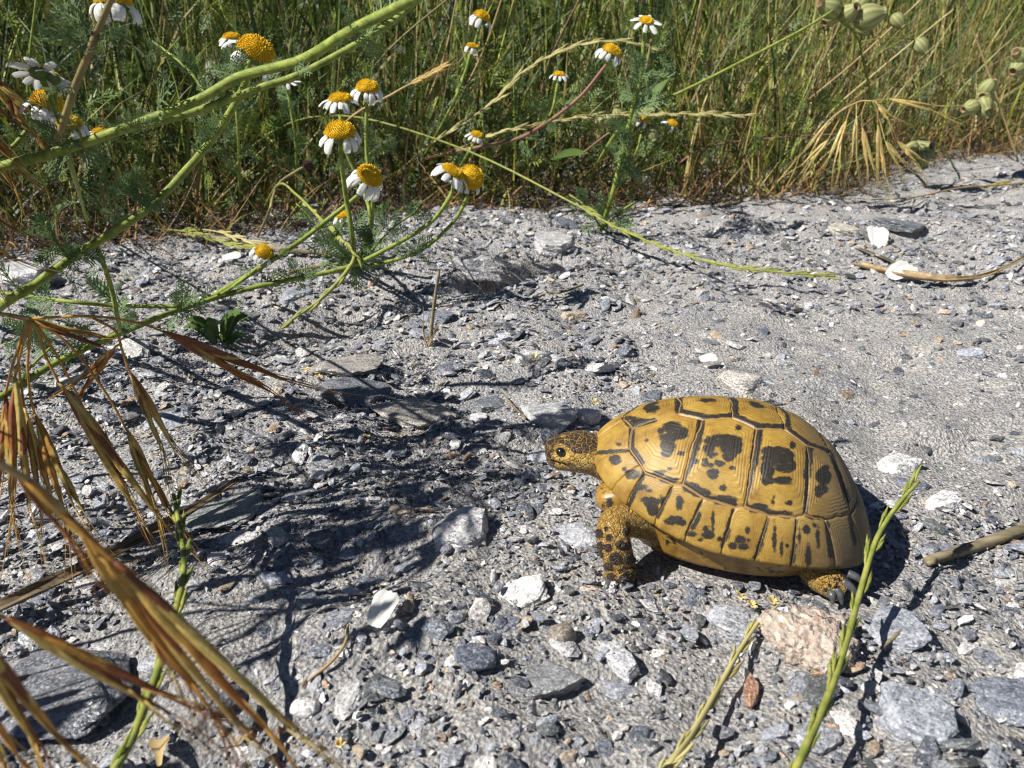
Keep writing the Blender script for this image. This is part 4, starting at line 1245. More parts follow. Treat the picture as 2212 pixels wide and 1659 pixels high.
chamomile('short chamomile clump with five plump yellow daisies at the gravel edge',
  [([('g', gnd(765, 580, -0.002)), (763, 520, 0.53), (748, 430, 0.52), (738, 350, 0.51), (735, 310, 0.51)], [0.0018, 0.0016, 0.0014], 200, 'stem', (3, 0.016)),
   ([('g', gnd(770, 575, -0.002)), (800, 480, 0.58), (780, 400, 0.60), (745, 320, 0.60), (735, 250, 0.60)], [0.0016, 0.0014, 0.0014], 80, 'stem', (3, 0.016)),
   ([('g', gnd(800, 560, -0.002)), (805, 430, 0.62), (792, 330, 0.62), (792, 225, 0.62)], [0.0016, 0.0015, 0.0014], 80, 'stem', (6, 0.018)),
   ([('g', gnd(450, 645, -0.001)), (560, 580, 0.50), (650, 520, 0.52), (720, 465, 0.53), (770, 425, 0.53), (785, 405, 0.53)], [0.0017, 0.0016, 0.0014], 200, 'stem', (5, 0.016)),
   ([('g', gnd(700, 555, -0.002)), (725, 520, 0.545), (735, 490, 0.55)], [0.0013, 0.0012], 60, 'stem', (3, 0.014)),
   ([('g', gnd(780, 570, -0.002)), (830, 510, 0.57), (880, 470, 0.60), (920, 450, 0.62)], [0.0009, 0.0006], 0, 'stem', (12, 0.018)),
   ([('g', gnd(760, 570, -0.002)), (700, 500, 0.60), (640, 440, 0.66)], [0.0009, 0.0006], 0, 'stem', (10, 0.018))],
  [(735, 288, 0.51, (0.05, -0.25, 1), 62, 0.75, 1.75, 12, 1.05),
   (735, 214, 0.60, U, 46, 0.45, 1.1, 11, 1.05),
   (794, 192, 0.62, (0.1, -0.2, 1), 46, 0.75, 1.75, 11, 1.05),
   (797, 382, 0.53, (0.6, -0.35, 0.8), 56, 0.75, 1.75, 12, 1.2),
   (742, 465, 0.56, (-0.1, -0.1, 1), 36, 0.45, 1.75, 9, 1.2)],
  (6, 0.016), gnd(765, 580), nodes=[(765, 560, 0.53, 12, 0.02), (800, 540, 0.56, 10, 0.02), (720, 520, 0.55, 8, 0.018), (820, 330, 0.64, 8, 0.02), (830, 500, 0.57, 8, 0.02)])
chamomile('creeping chamomile with two joined daisies on curved green stems',
  [([('g', gnd(-60, 900, -0.002)), ('g', gnd(120, 785, 0.012)), ('g', gnd(270, 716, 0.016)), ('g', gnd(390, 668, 0.018)), (550, 620, 0.50), (740, 580, 0.515), (850, 530, 0.52), (930, 480, 0.52), (972, 425, 0.52), (982, 390, 0.52)], [0.0018, 0.0018, 0.0016, 0.0014, 0.0015], 600, 'stem', (9, 0.018)),
   ([(600, 605, 0.52), (780, 578, 0.535), (900, 545, 0.535), (970, 490, 0.53), (1003, 440, 0.53), (1012, 405, 0.53)], [0.0012, 0.0012, 0.0014], 200, 'stem', (7, 0.016)),
   ([(390, 668, 0.47), (470, 640, 0.49), (530, 600, 0.50), (560, 575, 0.50)], [0.0012, 0.0012], 60, 'stem', (4, 0.014)),
   ([('g', gnd(0, 632, 0.012)), (120, 648, 0.45), (250, 660, 0.455), (390, 662, 0.46)], [0.0012, 0.0013], 100, 'stem', (6, 0.016)),
   ([('g', gnd(100, 775, 0.004)), (85, 730, 0.42), (60, 700, 0.42)], [0.001, 0.0006], 0, 'stem', (8, 0.018)),
   ([('g', gnd(30, 850, 0.004)), (60, 800, 0.38), (110, 750, 0.385)], [0.001, 0.0006], 0, 'stem', (5, 0.018))],
  [(978, 372, 0.52, (0.55, -0.1, 0.9), 50, 0.45, 1.1, 12, 1.2),
   (1015, 386, 0.532, (0.35, -0.75, 0.75), 56, 1.05, 2.3, 9, 0.8),
   (570, 546, 0.50, (0.45, -0.3, 0.9), 38, 0.75, 1.75, 8, 1.1)],
  (6, 0.016), gnd(-60, 900), nodes=[(390, 668, 0.465, 10, 0.018), (270, 716, 0.41, 6, 0.016), (60, 720, 0.42, 8, 0.015), (110, 760, 0.39, 6, 0.015), (900, 545, 0.53, 8, 0.016), (640, 600, 0.51, 7, 0.016), (250, 655, 0.45, 8, 0.018)])
chamomile('leaning chamomile with a purplish stem and three small daisies in the tall grass',
  [([('g', gnd(850, 372, -0.002)), (950, 335, 0.88), (1100, 305, 0.84), (1170, 272, 0.82), (1250, 212, 0.80), (1310, 140, 0.80)], [0.0020, 0.0018, 0.0016], 0, 'stem_purple', (8, 0.022)),
   ([(1150, 290, 0.83), (1190, 245, 0.82), (1205, 180, 0.82)], [0.0014, 0.0014], 0, 'stem', (6, 0.02)),
   ([('g', gnd(960, 410, -0.002)), (1000, 350, 0.84), (1025, 305, 0.83)], [0.0014, 0.0014], 0, 'stem', (3, 0.02))],
  [(1320, 112, 0.80, (0.35, -0.15, 0.9), 38, 0.75, 1.75, 10, 1.1),
   (1207, 161, 0.82, U, 24, 0.45, 1.1, 9, 1.1),
   (1030, 291, 0.83, (0.25, -0.3, 0.9), 26, 0.45, 1.1, 11, 1.2)],
  (6, 0.016), gnd(850, 372))
chamomile('upright leafy chamomile topped by one open white daisy',
  [([('g', gnd(1298, 498, -0.002)), (1320, 430, 0.72), (1345, 330, 0.72), (1365, 240, 0.72), (1385, 160, 0.72), (1392, 60, 0.72)], [0.0024, 0.0020, 0.0016], 0, 'stem', (34, 0.026)),
   ([(1370, 220, 0.72), (1395, 150, 0.73), (1412, 60, 0.73)], [0.0014, 0.0012], 0, 'stem_brown', (5, 0.02)),
   ([('g', gnd(1300, 495, -0.002)), (1270, 450, 0.72), (1230, 420, 0.73)], [0.001, 0.0007], 0, 'stem', (9, 0.022)),
   ([('g', gnd(1300, 495, -0.002)), (1350, 450, 0.72), (1390, 430, 0.73)], [0.001, 0.0007], 0, 'stem', (9, 0.022))],
  [(1396, 45, 0.72, (0.1, -0.45, 0.9), 28, 0.45, 0.5, 9, 1.5)],
  (6, 0.016), gnd(1298, 498))
chamomile('low chamomile with a small shaded daisy among campion pods',
  [([('g', gnd(1330, 420, -0.002)), (1390, 340, 0.86), (1440, 300, 0.86), (1452, 275, 0.86)], [0.0013, 0.0012], 0, 'stem', (4, 0.022)),
   ([('g', gnd(1325, 425, -0.002)), (1370, 340, 0.85), (1390, 270, 0.85)], [0.0013, 0.0012], 0, 'stem', (4, 0.022))],
  [(1452, 268, 0.86, (0.5, -0.25, 0.8), 24, 0.75, 1.1, 9, 1.2), (1392, 258, 0.85, (0.3, -0.3, 0.9), 26, 0.75, 1.75, 8, 1.1)],
  (6, 0.016), gnd(1330, 420))
chamomile('slender chamomile with two daisies one above the other before dark grass',
  [([('g', gnd(880, 400, -0.002)), (960, 260, 0.86), (1000, 170, 0.86), (1018, 110, 0.86)], [0.0016, 0.0014], 0, 'stem', (10, 0.022)),
   ([(985, 200, 0.87), (1015, 130, 0.88), (1035, 60, 0.88)], [0.0014, 0.0013], 0, 'stem', (3, 0.022))],
  [(1040, 38, 0.88, (0.4, -0.1, 0.9), 34, 0.75, 1.75, 9, 1.2), (1021, 101, 0.86, (0.25, -0.1, 1), 26, 0.45, 1.75, 9, 1.0)],
  (6, 0.016), gnd(880, 400))
chamomile('tiny chamomile daisy behind the slanting thick stem',
  [([('g', gnd(640, 470, -0.002)), (640, 330, 0.80), (630, 250, 0.80), (621, 190, 0.80)], [0.0014, 0.0012], 0, 'stem', (14, 0.022))],
  [(620, 176, 0.80, U, 26, 0.45, 0.5, 10, 1.1)],
  (6, 0.016), gnd(640, 470))
chamomile('single small daisy standing in the grass beside the large drooping daisy',
  [([('g', gnd(520, 480, -0.002)), (515, 300, 0.74), (505, 180, 0.74), (500, 95, 0.74)], [0.0014, 0.0012], 0, 'stem', (14, 0.022))],
  [(500, 80, 0.74, U, 32, 0.45, 1.1, 9, 1.15)],
  (6, 0.016), gnd(520, 480))
# dead brown flower head on its bent stalk
dp = gnd(555, 515)
dead = thing('dead_daisy', 'bent brown stalk with a dried dark flower head', 'flower', dp)
hairy_stem(dead, dp, [gnd(555, 515, -0.002), at(580, 460, 0.70), at(600, 400, 0.72), at(640, 370, 0.72), at(655, 362, 0.72)], [0.0013, 0.0012], M['stem_brown'])
o = bpy.data.objects.new('dried_head', DISC[1.05].copy()); col.objects.link(o); o.parent = dead
o.data.materials.clear(); o.data.materials.append(M['deadhead'])
A = np.eye(4); A[:3, :3] = frame((0.8, -0.1, 0.4)) * 0.0052; A[:3, 3] = at(662, 361, 0.72) - dp
o.matrix_local = Matrix(A.tolist())

# ------------------------------------------------------------------ ryegrass spikes
def ryegrass(label, pts, frac, mat, rad, spk, group='ryegrass spikes', name='ryegrass', step=0.010, ends=True):
    """stalk along pts; alternate spikelets on the last part (frac..1)"""
    P = [q if len(q) == 3 and not isinstance(q, tuple) else (np.array(q[1]) if isinstance(q[0], str) else at(*q)) for q in pts]
    C = catmull(P, 80)
    rloc = C[0].copy()
    root = thing(name, label, 'grass', rloc, group)
    obj('stalk', MB().tube(P, [rad, rad * 0.9, rad * 0.6], 6, 40).mesh('stalk', off=rloc), mat, root)
    seg = np.concatenate([[0], np.cumsum(np.linalg.norm(np.diff(C, axis=0), axis=1))])
    s0 = seg[-1] * frac; k = 0; s = s0
    while s < seg[-1] - spk * 0.6:
        i = min(78, int(np.searchsorted(seg, s)))
        t = unit(C[min(i + 1, 79)] - C[max(i - 1, 0)])
        side = unit(np.cross(t, (0, -0.75, 0.65))) * (1 if k % 2 else -1)
        L = spk * random.uniform(0.75, 1.2)
        jit_ = random.gauss(0, 0.10)
        mb = MB()
        for q in range(random.choice((3, 4, 4, 5))):    # overlapping florets, pressed to the axis
            a = C[i] + t * L * 0.17 * q + side * rad * 0.7
            d = unit(t + side * (0.05 + 0.03 * q + abs(jit_)) + rng.normal(0, 0.05, 3))
            m_ = a + d * L * 0.3 + side * L * 0.03
            mb.tube([a, m_, a + d * L * 0.66], [L * 0.025, L * 0.056, L * 0.010], 5, 6)
        obj('spikelet', mb.mesh('spikelet', off=rloc), mat, root)
        s += step * random.uniform(0.75, 1.05); k += 1
    return root
ryegrass('long green ryegrass spike arching low across the gravel towards the tortoise',
  [('g', gnd(430, 470, -0.002)), (565, 300, 0.84), (740, 250, 0.84), (1000, 322, 0.80), (1240, 440, 0.72), (1350, 500, 0.67), (1550, 570, 0.60), (1805, 598, 0.57)], 0.66, M['spike'], 0.0012, 0.012, step=0.0095)
ryegrass('green ryegrass spike standing in front of the flat slate slab',
  [('g', gnd(120, 1800, -0.002)), (250, 1659, 0.135), (330, 1480, 0.155), (385, 1300, 0.185), (397, 1200, 0.205), (375, 1068, 0.235)], 0.05, M['spike'], 0.0012, 0.010, step=0.0075)
ryegrass('pale green ryegrass spike lying on the stones left of the crumbly rock',
  [('g', gnd(1400, 1720, 0.002)), ('g', gnd(1440, 1659, 0.008)), ('g', gnd(1490, 1590, 0.008)), ('g', gnd(1555, 1480, 0.008)), ('g', gnd(1600, 1400, 0.008)), ('g', gnd(1652, 1322, 0.006))], 0.02, M['spike_dry'], 0.0010, 0.0095, step=0.0075)
ryegrass('green ryegrass spike passing close behind the tortoise shell rim',
  [('g', gnd(1690, 1740, 0.012)), (1720, 1659, 0.138), (1790, 1500, 0.161), (1830, 1380, 0.181), (1855, 1290, 0.198), (1893, 1165, 0.218), (1940, 1090, 0.230), (1985, 1040, 0.238)], 0.02, M['spike'], 0.0011, 0.0105, step=0.0095)
ryegrass('straight pale ryegrass spike lying level before dark grass',
  [('g', gnd(900, 372, -0.002)), (1040, 300, 0.84), (1200, 262, 0.84), (1300, 250, 0.84), (1480, 246, 0.84), (1640, 250, 0.84)], 0.45, M['spike_dry'], 0.0011, 0.016, step=0.012)
ryegrass('pale ryegrass spike curving over in a high arch',
  [('g', gnd(820, 410, -0.002)), (920, 320, 0.86), (1060, 225, 0.86), (1130, 155, 0.86), (1230, 103, 0.86), (1330, 88, 0.86), (1435, 108, 0.86)], 0.42, M['spike_dry'], 0.0011, 0.016, step=0.012)
ryegrass('short green brome spike lying among stones below the thick stem',
  [('g', gnd(300, 492, 0.003)), ('g', gnd(400, 500, 0.010)), ('g', gnd(470, 520, 0.008)), ('g', gnd(548, 540, 0.006))], 0.45, M['spike'], 0.0008, 0.018, step=0.012)
ryegrass('yellow green brome spike lying beside the short green one',
  [('g', gnd(380, 500, 0.004)), ('g', gnd(450, 497, 0.012)), ('g', gnd(520, 515, 0.008)), ('g', gnd(580, 530, 0.006))], 0.5, M['spike_dry'], 0.0008, 0.018, step=0.012)
# straw with a bristly golden ear
rp = gnd(690, 390)
ear = thing('barley_straw', 'pale straw ending in a bristly golden ear', 'grass', rp)
PTS = [gnd(690, 390, -0.002), at(740, 272, 0.84), at(850, 202, 0.82), at(890, 180, 0.82)]
obj('stalk', MB().tube(PTS, [0.0012, 0.001], 6, 30).mesh('stalk', off=rp), M['straw'], ear)
a0, a1 = at(885, 183, 0.82), at(960, 143, 0.815)
for k in range(22):
    t = k / 22; p = a0 + (a1 - a0) * t
    sd = unit(np.cross(a1 - a0, (0, -0.8, 0.6))) * (1 if k % 2 else -1)
    d = unit((a1 - a0) / np.linalg.norm(a1 - a0) + sd * 0.28 + rng.normal(0, 0.05, 3))
    mb = MB().tube([p, p + d * 0.005, p + d * 0.010], [0.0006, 0.0013, 0.0004], 5, 5)
    mb.tube([p + d * 0.009, p + d * 0.028], [0.0002, 0.00006], 3, 3)
    mb.c = [np.broadcast_to(np.array([0.55, 0.38, 0.14]), (mb.n, 3))]
    obj('spikelet', mb.mesh('spikelet', off=rp), M['brome_pale'], ear)

# ------------------------------------------------------------------ brome panicles
def spikelet_mesh(p0, p1, wid, awn, n=9, cols=None):
    """narrow brome spikelet: a wedge of long overlapping pointed lemmas ending in fine awns"""
    p0 = np.array(p0); p1 = np.array(p1)
    ax = p1 - p0; L = np.linalg.norm(ax); t = unit(ax)
    s = unit(np.cross(t, (0, -0.85, 0.5)))
    mb = MB(); aw = MB()
    w2 = np.cross(t, s)
    for k in range(n):
        u = k / (n - 1)
        sg = (1 if k % 2 else -1)
        base = p0 + ax * u * 0.40
        fan = sg * (0.35 + 0.65 * u) * wid * 0.42 * rng.uniform(0.6, 1.1)
        tip = p0 + ax * (0.62 + 0.36 * u) + s * fan + w2 * rng.normal(0, 0.10) * wid
        midp = base * 0.5 + tip * 0.5 + s * sg * wid * 0.10
        ll = np.linalg.norm(tip - base)
        c = np.array(cols[rng.integers(0, len(cols))]) * rng.uniform(0.8, 1.2)
        mb.tube([base, base * 0.72 + tip * 0.28 + s * sg * wid * 0.08, midp, tip], [wid * 0.06, wid * 0.155, wid * 0.135, wid * 0.02], 8, 10, c=c)
        stripe = np.tile(np.array([0.55, 1.25, 0.8, 1.5, 0.65, 1.2, 0.9, 1.4]), 10)[:, None]
        mb.c[-1] = np.clip(mb.c[-1] * stripe, 0, 0.9)
        d = unit(tip - base + s * sg * wid * 0.5)
        c2 = tip + d * awn * rng.uniform(0.7, 1.2)
        aw.tube([tip - d * 0.0008, tip + (c2 - tip) * 0.5 + s * rng.normal(0, 0.0006), c2 + s * rng.normal(0, 0.0012)], [0.00020, 0.00014, 0.00005], 4, 5, c=c)
    return mb, aw
BCOL = {'brome': [(0.56, 0.30, 0.07), (0.36, 0.14, 0.045), (0.66, 0.42, 0.12), (0.60, 0.45, 0.15), (0.30, 0.11, 0.05)], 'brome_pale': [(0.55, 0.40, 0.15), (0.62, 0.50, 0.22), (0.45, 0.33, 0.12), (0.40, 0.38, 0.12)]}
def panicle(label, stalks, spikelets, mat, loc, rad=0.0005, group='brome panicles', wscale=1.0):
    root = thing('brome_panicle', label, 'grass', loc, group)
    for pts, r in stalks:
        obj('stalk', MB().tube([at(*q) if not isinstance(q[0], str) else q[1] for q in pts], r, 6, 30).mesh('stalk', off=loc), M['straw'], root)
    for ped, a, b, w, awn in spikelets:
        P = [at(*q) for q in ped] + [at(*a)]
        if len(P) > 1:
            obj('pedicel', MB().tube(P, [rad, rad * 0.8], 5, 16, c=BCOL[mat][0]).mesh('pedicel', off=loc), M[mat], root)
        A, B = at(*a), at(*b)
        dist = float(np.linalg.norm((A + B) / 2 - np.array([0, 0, CAM_H])))
        sp, aw = spikelet_mesh(A, B, w * dist / FPX * wscale * (0.85 if mat == 'brome' else 1.1), awn * 1.9, cols=BCOL[mat])
        o = obj('spikelet', sp.mesh('spikelet', off=loc), M[mat], root)
        a_ = obj('awn_tuft', aw.mesh('awn_tuft', off=loc), M[mat], o)
    return root
Y1 = 0.24
panicle('drooping rusty brome panicle hanging over the shaded gravel',
  [([('g', gnd(-420, 1300, -0.003)), (-260, 760, 0.23), (-120, 668, 0.235), (0, 678, Y1), (65, 688, Y1)], [0.0010, 0.0008, 0.0006])],
  [([(62, 690, Y1), (45, 760, Y1)], (32, 815, Y1), (46, 1110, 0.225), 52, 0.014),
   ([(68, 690, Y1), (60, 790, Y1), (66, 860, Y1)], (75, 895, Y1), (165, 1130, 0.225), 46, 0.014),
   ([(75, 695, Y1), (100, 770, Y1)], (128, 828, Y1), (345, 1150, 0.225), 50, 0.014),
   ([(200, 686, Y1), (250, 715, Y1), (262, 750, Y1)], (278, 800, Y1), (375, 985, 0.24), 42, 0.013),
   ([(262, 742, Y1)], (250, 748, Y1), (160, 850, 0.245), 36, 0.010),
   ([(65, 688, Y1), (200, 683, Y1), (300, 698, 0.25)], (352, 716, 0.25), (620, 842, 0.27), 56, 0.018),
   ([(75, 692, Y1), (150, 745, Y1), (230, 850, Y1)], (272, 925, 0.24), (365, 1135, 0.235), 44, 0.012),
   ([(20, 682, Y1)], (60, 692, Y1), (250, 745, 0.245), 34, 0.002),
   ([(62, 690, Y1), (30, 780, Y1)], (12, 850, Y1), (10, 1080, 0.228), 40, 0.014),
   ([(75, 695, Y1), (130, 780, Y1)], (180, 880, Y1), (300, 1080, 0.235), 38, 0.014),
   ([(65, 688, Y1), (40, 760, Y1)], (52, 880, Y1), (110, 1120, 0.23), 38, 0.014)],
  'brome', gnd(-420, 1300))
Y2 = 0.105
panicle('big rusty brome spikelets leaning in close above the dark slate slab',
  [([('g', gnd(-900, 1900, -0.003)), (-420, 1050, 0.095), (-150, 960, 0.10), (43, 1026, Y2), (140, 1105, Y2)], [0.0009, 0.0007, 0.0005]),
   ([(-420, 1050, 0.095), (-200, 1230, 0.098), (0, 1331, 0.10)], [0.0006, 0.0005])],
  [([(60, 1040, Y2)], (150, 1112, Y2), (430, 1500, 0.107), 62, 0.010),
   ([(60, 1040, Y2), (200, 1170, Y2)], (245, 1212, Y2), (650, 1625, 0.104), 74, 0.012),
   ([(-60, 1290, 0.10)], (0, 1330, 0.10), (425, 1556, 0.104), 58, 0.010),
   ([(-200, 1230, 0.098)], (-90, 1330, 0.098), (130, 1640, 0.10), 66, 0.012),
   ([(60, 1040, Y2), (180, 1150, Y2)], (215, 1200, Y2), (520, 1600, 0.106), 60, 0.012),
   ([(-200, 1230, 0.098)], (-120, 1400, 0.098), (40, 1660, 0.10), 56, 0.012),
   ([(0, 1000, Y2)], (20, 1010, Y2), (190, 1190, 0.107), 40, 0.010)],
  'brome', gnd(-900, 1900))
def side_panicle(label, x, y, z, n, sd):
    g = np.random.default_rng(sd)
    loc = np.array([x - 0.05, y, float(hgt(x - 0.05, y))])
    root = thing('brome_panicle', label, 'grass', loc, 'brome panicles')
    node = np.array([x, y, z])
    obj('stalk', MB().tube([loc - np.array([0, 0, 0.002]), np.array([x - 0.045, y, z * 0.6]), np.array([x - 0.025, y, z * 0.98]), node], [0.0012, 0.001, 0.0007], 6, 30).mesh('stalk', off=loc), M['straw'], root)
    for k in range(n):
        e = node + np.array([g.uniform(-0.050, 0.010), g.uniform(-0.065, 0.065), g.uniform(-0.05, 0.006)])
        obj('pedicel', MB().tube([node, (node + e) / 2 + np.array([0, 0, 0.008]), e], [0.0005, 0.0004], 5, 12, c=BCOL['brome'][0]).mesh('pedicel', off=loc), M['brome'], root)
        f = e + np.array([g.uniform(0.002, 0.02), g.uniform(-0.006, 0.006), -g.uniform(0.025, 0.036)])
        sp, aw = spikelet_mesh(e, f, 0.010, 0.022, cols=BCOL['brome'])
        o = obj('spikelet', sp.mesh('spikelet', off=loc), M['brome'], root)
        obj('awn_tuft', aw.mesh('awn_tuft', off=loc), M['brome'], o)
side_panicle('rusty brome panicle outside the left edge shading the dark gravel', -0.19, 0.225, 0.165, 20, 5)
side_panicle('rusty brome panicle beyond the left edge below the daisy stems', -0.21, 0.245, 0.135, 12, 6)
side_panicle('rusty brome panicle standing left of the broad dark slab', -0.19, 0.175, 0.12, 10, 8)
side_panicle('tall rusty brome panicle nodding outside the left edge above the others', -0.195, 0.235, 0.215, 26, 11)
side_panicle('second tall rusty brome panicle outside the left edge behind the first', -0.205, 0.27, 0.20, 26, 12)
side_panicle('third tall rusty brome panicle outside the left edge in front of the first', -0.185, 0.205, 0.19, 26, 13)
panicle('straw coloured brome panicle fanned out at the edge of the gravel',
  [([('g', gnd(1650, 430, -0.002)), (1700, 370, 0.90), (1790, 262, 0.88), (1850, 222, 0.88), (1885, 218, 0.87)], [0.0013, 0.0010, 0.0008])],
  [([(1840, 228, 0.88)], (1829, 257, 0.88), (1792, 355, 0.86), 17, 0.020),
   ([(1870, 220, 0.87), (1862, 245, 0.87)], (1862, 275, 0.87), (1884, 378, 0.85), 17, 0.022),
   ([(1885, 218, 0.87), (1896, 240, 0.87)], (1896, 270, 0.87), (1905, 390, 0.85), 18, 0.024),
   ([(1835, 240, 0.88)], (1820, 283, 0.88), (1819, 380, 0.87), 14, 0.018),
   ([(1815, 255, 0.88)], (1790, 300, 0.88), (1732, 366, 0.87), 16, 0.020),
   ([(1885, 218, 0.87), (1900, 260, 0.87)], (1912, 305, 0.86), (1952, 362, 0.85), 16, 0.018),
   ([(1890, 218, 0.87), (1925, 270, 0.86)], (1938, 305, 0.86), (1988, 352, 0.85), 15, 0.018),
   ([(1885, 218, 0.87)], (1920, 214, 0.87), (2030, 236, 0.85), 14, 0.022),
   ([(1885, 218, 0.87)], (1895, 225, 0.87), (1928, 262, 0.86), 15, 0.014),
   ([(1800, 262, 0.88)], (1790, 262, 0.88), (1745, 330, 0.88), 13, 0.018),
   ([(1850, 222, 0.88)], (1850, 250, 0.87), (1845, 350, 0.86), 14, 0.02)],
  'brome_pale', gnd(1650, 430), rad=0.0006)
panicle('thin dry brome stalk lying along the far gravel',
  [([('g', gnd(2330, 372, 0.002)), ('g', gnd(2212, 395, 0.006)), ('g', gnd(2080, 405, 0.012)), ('g', gnd(1980, 425, 0.012)), ('g', gnd(1880, 432, 0.006))], [0.0012, 0.0008])],
  [([(2080, 400, 1.0)], (2040, 398, 1.0), (1960, 425, 0.98), 12, 0.015), ([(2200, 385, 1.0)], (2190, 388, 1.0), (2100, 415, 0.99), 12, 0.015)],
  'brome_pale', gnd(2330, 372))

# ------------------------------------------------------------------ bladder campion
def pod_mesh():
    a = np.linspace(0, 2 * np.pi, 20, endpoint=False)
    rings = []
    for z, r in ((0, 0.12), (0.06, 0.24), (0.2, 0.37), (0.42, 0.43), (0.64, 0.39), (0.82, 0.29), (0.93, 0.2), (1.0, 0.17), (1.06, 0.21), (1.0, 0.14), (0.85, 0.13)):
        rings.append(np.stack([np.cos(a) * r * (1 + 0.03 * np.cos(a * 10)), np.sin(a) * r * (1 + 0.03 * np.cos(a * 10)), np.full(20, z)], 1))
    v, f = loft(rings)
    cc = np.tile(np.array([(0.27, 0.31, 0.09), (0.54, 0.53, 0.28)] * 10), (11, 1)) * np.repeat(np.linspace(0.85, 1.1, 11), 20)[:, None]
    cc[-60:] = (0.32, 0.22, 0.12)
    me = MB().add(v, f, cc).mesh('calyx_pod'); me.materials.append(M['pod']); return me
POD = pod_mesh()
def campion(label, stems, pods, loc, leaves=()):
    root = thing('bladder_campion', label, 'flower', loc, 'bladder campion plants')
    for pts, r, mt in stems:
        obj('stem', MB().tube([at(*q) if not isinstance(q[0], str) else q[1] for q in pts], r, 6, 24).mesh('stem', off=loc), M[mt], root)
    for X, Y, yw, L, n, sp in pods:
        p = at(X, Y, yw); n = unit(n); s = L * float(np.linalg.norm(p - np.array([0, 0, CAM_H]))) / FPX
        o = bpy.data.objects.new('calyx_pod', POD); col.objects.link(o); o.parent = root
        A = np.eye(4); A[:3, :3] = frame(n) * s; A[:3, 3] = p - n * s * 0.5 - loc
        o.matrix_local = Matrix(A.tolist())
        b = p - n * s * 0.5
        q = at(*sp)
        obj('pedicel', MB().tube([q, (q + b) / 2 + np.array([0, 0, 0.003]), b + n * s * 0.03], [0.0007, 0.0005], 5, 10).mesh('pedicel', off=loc), M['stem'], root)
    for a, b, w in leaves:
        A, B = at(*a), at(*b)
        obj('leaf', MB().strip([A, (A + B) / 2 + np.array([0, 0, 0.004]), B], [0.001, w, w * 0.8, 0.0004], (0, -0.6, 0.8), 8).mesh('leaf', off=loc), M['leaf'], root)
    return root
cl = gnd(1250, 420)
campion('bladder campion with four pale pods and a long green stem slanting up',
  [([('g', gnd(1250, 420, -0.002)), (1340, 275, 0.86), (1390, 238, 0.86), (1520, 175, 0.86), (1650, 108, 0.86), (1740, 60, 0.86), (1800, 22, 0.86)], [0.0020, 0.0017, 0.0013], 'stem'),
   ([(1260, 330, 0.87), (1320, 285, 0.86), (1375, 265, 0.86)], [0.001, 0.0008], 'stem_purple')],
  [(1306, 262, 0.85, 34, (-0.9, -0.2, 0.1), (1345, 268, 0.86)), (1336, 247, 0.85, 32, (-0.3, -0.2, 0.9), (1345, 268, 0.86)), (1408, 288, 0.85, 34, (0.3, -0.4, -0.7), (1385, 262, 0.86)), (1402, 246, 0.85, 30, (0.6, -0.5, 0.3), (1385, 250, 0.86)), (1375, 255, 0.85, 26, (0.1, -0.9, 0.1), (1365, 262, 0.86))],
  cl, [((1390, 238, 0.86), (1445, 170, 0.85), 0.006), ((1270, 330, 0.88), (1190, 345, 0.87), 0.006)])
cl = gnd(1900, 330)
campion('bladder campion with a bunch of swollen pods high above the dry brome',
  [([('g', gnd(1900, 330, -0.002)), (1880, 200, 1.0), (1850, 80, 0.98), (1820, 48, 0.96)], [0.0018, 0.0014], 'stem')],
  [(1792, 16, 0.92, 46, (-0.8, -0.3, 0.3), (1830, 50, 0.94)), (1833, 29, 0.92, 40, (0.3, -0.8, 0.5), (1835, 55, 0.94)), (1877, 36, 0.92, 54, (0.9, -0.2, 0.25), (1840, 52, 0.94)), (1794, 38, 0.95, 36, (-0.6, -0.4, -0.4), (1830, 52, 0.95)), (1862, 6, 0.94, 40, (0.4, -0.3, 0.9), (1840, 45, 0.95)), (1866, 62, 0.95, 30, (0.6, -0.3, -0.5), (1842, 55, 0.95)), (1940, 45, 0.98, 30, (0.5, -0.4, -0.6), (1850, 60, 0.97)), (1990, 100, 0.98, 32, (0.5, -0.4, -0.6), (1860, 90, 0.98))],
  cl)
cl = gnd(2150, 320)
campion('bladder campion with a cluster of small nodding pods over bare gravel',
  [([('g', gnd(2150, 320, -0.002)), (2160, 240, 1.12), (2140, 205, 1.08), (2125, 205, 1.05)], [0.0014, 0.001], 'stem')],
  [(2133, 190, 1.04, 34, (0.2, -0.4, 0.8), (2130, 208, 1.05)), (2126, 210, 1.04, 34, (-0.5, -0.6, 0.1), (2135, 208, 1.05)), (2097, 232, 1.03, 32, (-0.9, -0.3, -0.2), (2130, 210, 1.05)), (2128, 225, 1.03, 30, (0.1, -0.7, -0.6), (2130, 210, 1.05)), (2124, 240, 1.03, 28, (0.5, -0.4, -0.7), (2130, 212, 1.05))],
  cl)
cl = gnd(2000, 350)
campion('bladder campion with three yellowish pods resting near the ground',
  [([('g', gnd(2060, 360, -0.002)), (2040, 325, 1.05), (2010, 312, 1.02), (1985, 312, 1.0)], [0.0012, 0.0009], 'stem')],
  [(1992, 318, 0.99, 36, (0.4, -0.7, 0.2), (1985, 312, 1.0)), (1967, 320, 0.99, 32, (-0.9, -0.3, -0.1), (1985, 313, 1.0)), (1993, 344, 0.98, 32, (0.2, -0.4, -0.8), (1985, 315, 1.0)), (2003, 330, 0.99, 28, (0.8, -0.3, -0.2), (1990, 315, 1.0))],
  cl)
cl = gnd(2300, 330)
